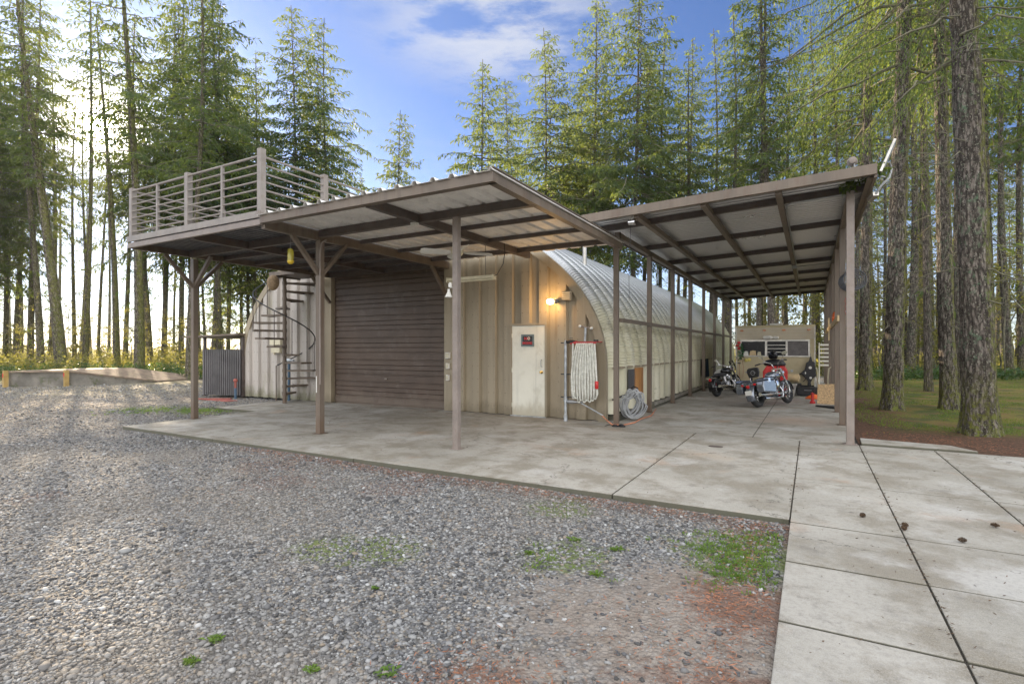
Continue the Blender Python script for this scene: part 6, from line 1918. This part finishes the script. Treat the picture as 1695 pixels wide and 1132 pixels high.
tag(part('orange_tarp', mt['orange'], None, lambda m: m.lathe([(0.30, 0.0), (0.28, 0.04), (0.16, 0.10), (0.05, 0.14)], (0.08, 18.9, 0.0), 12, 'z', (0.85, 0.5, 1)), smooth=True), 'bright orange heap lying on the floor before the trailer', 'tarp')
ob = thing('strand_board', (0.4, 17.4, 0), 'flaky wooden strand board standing on edge at the right carport posts', 'board')
part('sheet', mt['osb'], ob, lambda m: m.add([(0.14, 17.30, 0.0), (0.60, 17.30, 0.0), (0.62, 17.42, 0.56), (0.16, 17.42, 0.54), (0.14, 17.325, 0.0), (0.60, 17.325, 0.0), (0.62, 17.445, 0.56), (0.16, 17.445, 0.54)], [(0, 1, 2, 3), (4, 7, 6, 5), (0, 4, 5, 1), (1, 5, 6, 2), (2, 6, 7, 3), (3, 7, 4, 0)]))
tl = thing('hand_truck', (0.35, 17.8, 0), 'white looped handles of a hand truck rising behind the strand board', 'hand truck')
part('frame', mt['cream'], tl, lambda m: (m.tube([(0.42, 17.8, 0.05), (0.42, 17.75, 0.75), (0.44, 17.7, 0.98), (0.50, 17.7, 1.03), (0.55, 17.7, 0.98), (0.55, 17.75, 0.75), (0.55, 17.8, 0.05)], 0.02, 8), m.tube([(0.20, 17.8, 0.05), (0.14, 17.75, 0.95), (0.12, 17.7, 1.0)], 0.016, 8)), smooth=True)
part('foot_plate', mt['grey'], tl, lambda m: m.box(0.2, 0.6, 17.55, 17.8, 0.02, 0.035))
ja = thing('red_jack', (0.02, 17.4, 0), 'small red jack on the floor left of the strand board', 'jack')
part('body', mt['red'], ja, lambda m: (m.lathe([(0.07, 0.0), (0.07, 0.05), (0.04, 0.08), (0.035, 0.26), (0.05, 0.28), (0.03, 0.31)], (0.03, 17.3, 0), 12), m.box(-0.03, 0.09, 17.25, 17.42, 0.0, 0.06)), smooth='auto')
part('handle', mt['black'], ja, lambda m: m.tube([(0.03, 17.3, 0.2), (0.08, 17.25, 0.42)], 0.012))
tag(part('rubber_strip', mt['rubber'], None, lambda m: (m.bar((0.12, 16.45, 0.02), (0.62, 15.9, 0.02), 0.07, 0.03), m.bar((0.12, 16.47, 0.022), (0.72, 16.4, 0.022), 0.06, 0.03))), 'bent black rubber strips on the floor at the right carport posts', 'rubber strip')
wr = thing('white_rack', (0.42, 21.4, 0), 'white slatted rack standing between trailer and right carport posts', 'rack')
part('frame', mt['white'], wr, lambda m: (m.box(0.22, 0.26, 21.3, 21.34, 0, 1.75), m.box(0.62, 0.66, 21.3, 21.34, 0, 1.75)))
for k in range(6): part('slat', mt['white'], wr, lambda m: m.box(0.26, 0.62, 21.29, 21.33, 0.95 + 0.14 * k, 1.01 + 0.14 * k))
cx_ = thing('cardboard_box', (-3.0, 22.4, 0), 'brown carton with a white sack heaped on it at the back left posts', 'box')
part('carton', M('brown_carton', (0.14, 0.085, 0.05), 0.8), cx_, lambda m: m.box(-3.3, -2.72, 22.2, 22.7, 0.0, 0.36), bevel=0.008)
tag(part('white_sack', mt['white'], None, lambda m: m.lathe([(0.34, 0.362), (0.37, 0.45), (0.30, 0.62), (0.18, 0.72), (0.03, 0.76)], (-3.05, 22.4, 0), 14, 'z', (1, 0.75, 1)), smooth=True), 'white plastic sack lying on the brown carton at the back posts', 'sack')
rb = thing('duffel_bag', (-2.45, 22.2, 0), 'black lumpy bag on the floor right of the carton', 'bag')
part('bag', mt['black'], rb, lambda m: m.lathe([(0.05, -2.7), (0.17, -2.66), (0.19, -2.4), (0.17, -2.2), (0.04, -2.14)], (0, 22.1, 0.19), 12, 'x'), smooth=True)
part('strap', mt['grey'], rb, lambda m: m.tube(arc((-2.42, 22.0, 0.32), 0.14, 0.2, PI - 0.2, 8), 0.012), smooth=True)
rk = thing('garden_cart', (-2.75, 24.3, 0), 'black folded cart leaning near the last left carport post', 'cart')
part('frame', mt['black'], rk, lambda m: (m.tube([(-3.05, 24.3, 1.0), (-2.85, 24.2, 0.55), (-2.6, 24.1, 0.1)], 0.03, 8), m.tube([(-2.95, 24.4, 1.05), (-2.7, 24.3, 0.55), (-2.5, 24.2, 0.1)], 0.03, 8), m.bar((-2.9, 24.25, 0.65), (-2.75, 24.35, 0.65), 0.03, 0.03)), smooth='auto')
part('wheel', mt['rubber'], rk, lambda m: m.torus((-2.55, 24.1, 0.2), 0.15, 0.045, 'y'))

# ------------------------------------------------------------------ motorcycles
def motorcycle(loc, rz, lean, paint, label, bags=True, bars=1.18, turn=0.25):
    root = empty('motorcycle', loc, label, 'motorcycle')
    ORIG[root.name] = Vector((0, 0, 0))
    root.rotation_euler = (Matrix.Rotation(rz, 4, 'Z') @ Matrix.Rotation(lean, 4, 'X')).to_euler()
    BK, CH, RB = mt['black'], mt['chrome'], mt['rubber']
    for x, r, tw_ in ((-0.79, 0.235, 0.082), (0.79, 0.245, 0.06)):
        wh = part('wheel', RB, root, lambda m: m.torus((x, 0, 0.32), r, tw_, 'y', 36, 12), smooth=True)
        part('rim', CH, wh, lambda m: (m.torus((x, 0, 0.32), r - tw_ * 0.75, 0.018, 'y', 32, 8), m.lathe([(0.05, -0.07), (0.05, 0.07)], (x, 0, 0.32), 14, 'y')), smooth='auto')
        part('spoke', CH, wh, lambda m: [m.bar((x + 0.04 * math.cos(k * PI / 5), 0.02 * (-1) ** k, 0.32 + 0.04 * math.sin(k * PI / 5)), (x + (r - 0.05) * math.cos(k * PI / 5), 0.0, 0.32 + (r - 0.05) * math.sin(k * PI / 5)), 0.022, 0.02) for k in range(10)])

    def fender(m, cx, cz, r, a0, a1, w_, n=14):
        vs = []
        for i in range(n + 1):
            a = a0 + (a1 - a0) * i / n
            for (yy, dr) in ((-w_, -0.035), (-w_ * 0.8, 0.0), (0, 0.018), (w_ * 0.8, 0.0), (w_, -0.035)):
                vs.append((cx + (r + dr) * math.cos(a), yy, cz + (r + dr) * math.sin(a)))
        b = len(m.v)
        m.add(vs, [(i * 5 + k, i * 5 + k + 1, (i + 1) * 5 + k + 1, (i + 1) * 5 + k) for i in range(n) for k in range(4)])
    part('rear_fender', paint, root, lambda m: fender(m, -0.79, 0.33, 0.36, R(40), R(205), 0.115), smooth=True)
    part('front_fender', paint, root, lambda m: fender(m, 0.79, 0.33, 0.34, R(10), R(175), 0.085), smooth=True)
    part('tail_light', mt['redlens'], root, lambda m: m.lathe([(0.05, 0), (0.045, -0.03), (0.02, -0.05)], (-1.15, 0, 0.55), 14, 'x'), smooth='auto')
    for s in ((-1, 1) if bags else ()): part('turn_signal', mt['redlens'], root, lambda m: m.lathe([(0.035, 0), (0.03, -0.04), (0.01, -0.05)], (-1.10, s * 0.17, 0.60), 12, 'x'), smooth='auto')
    part('signal_bar', CH, root, lambda m: m.tube([(-1.10, -0.17, 0.60), (-1.10, 0.17, 0.60)], 0.012))
    if bags: part('licence_plate', mt['white'], root, lambda m: m.box(-1.175, -1.165, -0.09, 0.09, 0.33, 0.45))
    # frame, engine
    part('frame', BK, root, lambda m: (m.tube([(-0.79, 0.12, 0.32), (-0.35, 0.12, 0.42), (-0.2, 0.1, 0.25), (0.3, 0.1, 0.22), (0.48, 0.03, 0.85)], 0.022, 8), m.tube([(-0.79, -0.12, 0.32), (-0.35, -0.12, 0.42), (-0.2, -0.1, 0.25), (0.3, -0.1, 0.22), (0.48, -0.03, 0.85)], 0.022, 8), m.tube([(0.48, 0, 0.86), (0, 0, 0.72), (-0.5, 0, 0.62)], 0.03, 8)), smooth='auto')
    eng = part('engine', mt['grey'], root, lambda m: (m.lathe([(0.10, -0.12), (0.13, -0.10), (0.13, 0.10), (0.10, 0.12)], (0.02, 0, 0.36), 20, 'y'), m.box(-0.30, -0.05, -0.10, 0.10, 0.27, 0.46)), smooth='auto')
    for (dx, ang) in ((0.16, -22), (-0.07, 22)):
        def cyl(m):
            d = Vector((math.sin(R(-ang)), 0, math.cos(R(ang))))
            c = Vector((0.03, 0, 0.38))
            for k in range(9):
                m.tube([c + d * (0.10 + k * 0.024), c + d * (0.112 + k * 0.024)], 0.075, 16)
            m.tube([c + d * 0.08, c + d * 0.31], 0.055, 14)
            m.tube([c + d * 0.31, c + d * 0.36], 0.065, 14)
        part('cylinder', CH, eng, cyl, smooth='auto')
    part('air_cleaner', CH, root, lambda m: m.lathe([(0.09, -0.10), (0.10, -0.13), (0.09, -0.17), (0.05, -0.18)], (0.07, 0, 0.57), 20, 'y'), smooth='auto')
    part('primary_cover', CH, root, lambda m: m.lathe([(0.10, 0.12), (0.10, 0.16), (0.06, 0.17)], (0.0, 0, 0.33), 20, 'y', (2.2, 1, 1)), smooth='auto')
    for (z, x1) in ((0.30, -1.0), (0.19, -0.80)):
        part('exhaust_pipe', CH, root, lambda m: m.tube([(0.20, -0.14, 0.50), (0.28, -0.17, 0.36), (0.18, -0.19, z + 0.02), (-0.10, -0.20, z), (-0.12, -0.20, z), (x1, -0.21, z + 0.03)], [0.022, 0.024, 0.026, 0.03, 0.045, 0.045], 12), smooth='auto')
    # tank, seat
    part('fuel_tank', paint, root, lambda m: m.lathe([(0.02, -0.14), (0.09, -0.10), (0.15, 0.05), (0.165, 0.2), (0.13, 0.36), (0.06, 0.43), (0.01, 0.45)], (0.02, 0, 0.80), 20, 'x', (1, 0.8, 1)), smooth=True)
    part('filler_cap', CH, root, lambda m: m.lathe([(0.04, 0), (0.04, 0.02), (0.02, 0.03)], (0.2, -0.04, 0.925), 14), smooth='auto')
    part('seat', BK, root, lambda m: (m.lathe([(0.03, -0.70), (0.13, -0.62), (0.15, -0.42), (0.16, -0.2), (0.10, -0.06), (0.02, 0.0)], (0, 0, 0.69), 16, 'x', (1, 0.45, 1))), smooth=True)
    if bags: bk = part('backrest', BK, root, lambda m: m.prism([(-0.17, 0.92), (-0.13, 0.79), (0.13, 0.79), (0.17, 0.92), (0.16, 1.02), (0.1, 1.05), (-0.1, 1.05), (-0.16, 1.02)], -0.80, -0.74, 'x'), bevel=0.02)
    if bags: part('emblem', mt['grey'], bk, lambda m: (m.torus((-0.803, 0, 0.91), 0.055, 0.007, 'x', 18, 6, 0.5), m.bar((-0.803, -0.09, 0.91), (-0.803, 0.09, 0.91), 0.02, 0.006)))
    if bags: part('sissy_bar', CH, root, lambda m: (m.tube([(-0.72, 0.13, 0.5), (-0.76, 0.12, 0.9)], 0.012), m.tube([(-0.72, -0.13, 0.5), (-0.76, -0.12, 0.9)], 0.012)))
    if bags:
        for s in (-1, 1):
            def bag(m):
                y0, y1 = s * 0.19, s * 0.39
                pr = [(-1.08, 0.38), (-0.50, 0.34), (-0.42, 0.55), (-0.50, 0.68), (-1.04, 0.68), (-1.10, 0.55)]
                m.prism([(x, z) for x, z in pr], min(y0, y1), max(y0, y1), 'y')
            sbg = part('saddlebag', paint, root, bag, bevel=0.03, smooth=False)
            part('lid', paint, sbg, lambda m: m.prism([(-1.07, 0.69), (-0.48, 0.69), (-0.56, 0.745), (-1.0, 0.745)], min(s * 0.185, s * 0.395), max(s * 0.185, s * 0.395), 'y'), bevel=0.02)
            part('latch', CH, sbg, lambda m: m.box(-0.82, -0.72, s * 0.395 - 0.006, s * 0.395 + 0.006, 0.63, 0.73))
    # fork and bars (turned to the left stop)
    st = 0.0
    for s in (-1, 1):
        part('fork_leg', CH, root, lambda m: (m.tube([(0.79, s * 0.105, 0.32), (0.66, s * 0.105, 0.62)], 0.032, 12), m.tube([(0.66, s * 0.105, 0.62), (0.46, s * 0.105, 0.98)], 0.024, 12)), smooth='auto')
    part('triple_clamp', CH, root, lambda m: (m.bar((0.50, -0.13, 0.90), (0.50, 0.13, 0.90), 0.06, 0.04), m.bar((0.46, -0.13, 0.985), (0.46, 0.13, 0.985), 0.06, 0.03)))
    hl = part('headlight', CH, root, lambda m: m.lathe([(0.03, 0.50), (0.08, 0.54), (0.095, 0.62), (0.098, 0.68)], (0, 0, 0.88), 20, 'x'), smooth='auto')
    part('lens', mt['white'], hl, lambda m: m.lathe([(0.09, 0.681), (0.07, 0.70), (0.02, 0.71)], (0, 0, 0.88), 20, 'x'), smooth=True)

    def hb_(s):
        c = 1 if s > 0 else -1
        dx = -turn * 0.42 * s * -1
        return [(0.44, 0.05 * s, 1.0), (0.42, 0.10 * s, bars), (0.36 + dx * 0.6, 0.28 * s, bars + 0.06), (0.26 + dx, 0.44 * s, bars + 0.03)]
    part('handlebar', CH, root, lambda m: [m.tube(hb_(s), 0.014, 8) for s in (-1, 1)], smooth=True)
    for s in (-1, 1):
        pts = hb_(s); g0 = Vector(pts[-1]); gd = (g0 - Vector(pts[-2])).normalized()
        part('grip', BK, root, lambda m: m.tube([g0 - gd * 0.02, g0 + gd * 0.12], 0.02, 10), smooth='auto')
        part('lever', CH, root, lambda m: m.tube([g0 + Vector((0.05, 0, 0)), g0 + gd * 0.12 + Vector((0.07, 0, 0))], 0.008, 6))
        mr = Vector(pts[-2]) + Vector((0.02, s * 0.10, 0.17))
        mi = part('mirror', CH, root, lambda m: (m.lathe([(0.02, 0.02), (0.055, 0.01), (0.06, 0.0)], tuple(mr), 14, 'x', (1.3, 0.8, 1)), m.tube([Vector(pts[-2]), mr], 0.006, 6)), smooth='auto')
    part('cable', BK, root, lambda m: (m.tube([(0.40, 0.2, bars + 0.03), (0.52, 0.12, bars - 0.02), (0.50, 0.06, 0.95), (0.40, 0.03, 0.8)], 0.007, 6), m.tube([(0.40, -0.2, bars + 0.03), (0.55, -0.10, bars), (0.52, -0.05, 0.98), (0.42, -0.03, 0.8)], 0.007, 6)), smooth=True)
    part('kickstand', CH, root, lambda m: m.tube([(0.0, 0.12, 0.2), (0.05, 0.30, 0.055)], 0.012))
    for s in (-1, 1): part('footboard', BK, root, lambda m: m.box(0.22, 0.46, min(s * 0.18, s * 0.30), max(s * 0.18, s * 0.30), 0.24, 0.262))
    part('crash_bar', CH, root, lambda m: m.tube([(0.42, -0.03, 0.55), (0.44, -0.28, 0.52), (0.42, -0.28, 0.30), (0.38, -0.08, 0.25)], 0.014, 8), smooth=True)
    return root


rear = Vector((-1.21, 15.38)); front = Vector((-0.56, 16.84))
mid_ = (rear + front) / 2
motorcycle((mid_.x, mid_.y, 0.004), math.atan2(1.46, 0.65), R(-10), mt['bikeblue'], 'slate-blue cruiser motorcycle with saddlebags parked in the carport', True, 1.16, 0.35)
motorcycle((-2.42, 18.9, 0.004), R(75), R(-9), mt['black_gloss'], 'black motorcycle half hidden behind the slate-blue one', False, 0.98, 0.2)

# red cart with helmet and jacket behind the blue motorcycle
rc = thing('red_tool_chest', (-1.0, 18.2, 0), 'bright red chest standing behind the slate-blue motorcycle', 'chest')
part('cabinet', mt['redbright'], rc, lambda m: m.prism([(-1.28, 0.12), (-0.66, 0.12), (-0.62, 0.85), (-0.70, 1.02), (-1.20, 1.02), (-1.30, 0.85)], 18.0, 18.4), bevel=0.02)
part('drawer_pull', mt['black'], rc, lambda m: [m.box(-1.2, -0.8, 17.985, 17.998, z, z + 0.02) for z in (0.35, 0.55, 0.75)])
for x in (-1.3, -0.7): part('caster', mt['black'], rc, lambda m: m.torus((x, 18.2, 0.06), 0.035, 0.022, 'x'))
tag(part('black_jacket', mt['black'], None, lambda m: (m.lathe([(0.27, 1.025), (0.30, 1.08), (0.23, 1.19), (0.10, 1.23)], (-0.98, 18.18, 0), 14, 'z', (1.05, 0.7, 1))), smooth=True), 'black jacket folded on top of the red chest', 'jacket')
he = thing('helmet', (-1.02, 18.1, 1.23), 'black open helmet resting on the jacket above the red chest', 'helmet')
part('shell', mt['black_gloss'], he, lambda m: m.lathe([(0.10, 1.235), (0.125, 1.27), (0.13, 1.34), (0.10, 1.43), (0.05, 1.47), (0.01, 1.48)], (-1.02, 18.1, 0), 18), smooth=True)
part('visor', mt['glass_dark'], he, lambda m: m.lathe([(0.128, 1.29), (0.136, 1.33), (0.125, 1.38)], (-1.02, 18.085, 0), 18), smooth=True)
cs = thing('camp_stove', (-1.95, 19.6, 0), 'low dark stand with a round tray before the left end of the trailer', 'stand')
part('tray', mt['grey'], cs, lambda m: m.lathe([(0.16, 0.72), (0.2, 0.74), (0.2, 0.77), (0.1, 0.80)], (-1.75, 19.6, 0), 16), smooth='auto')
part('leg', mt['black'], cs, lambda m: m.tube([(-1.75, 19.6, 0.0), (-1.75, 19.6, 0.73)], 0.03))
part('base', mt['black'], cs, lambda m: m.lathe([(0.16, 0), (0.16, 0.02), (0.04, 0.05)], (-1.75, 19.6, 0), 14))
dr = MB()
dr.lathe([(0.09, 0), (0.09, 0.006), (0.07, 0.009)], (-1.32, 8.93, 0.001), 18, 'z', (1.2, 0.8, 1))
tag(dr.build('drain_cover', mt['steel_dark']), 'small dark oval cover set in the concrete near the carport', 'drain cover')
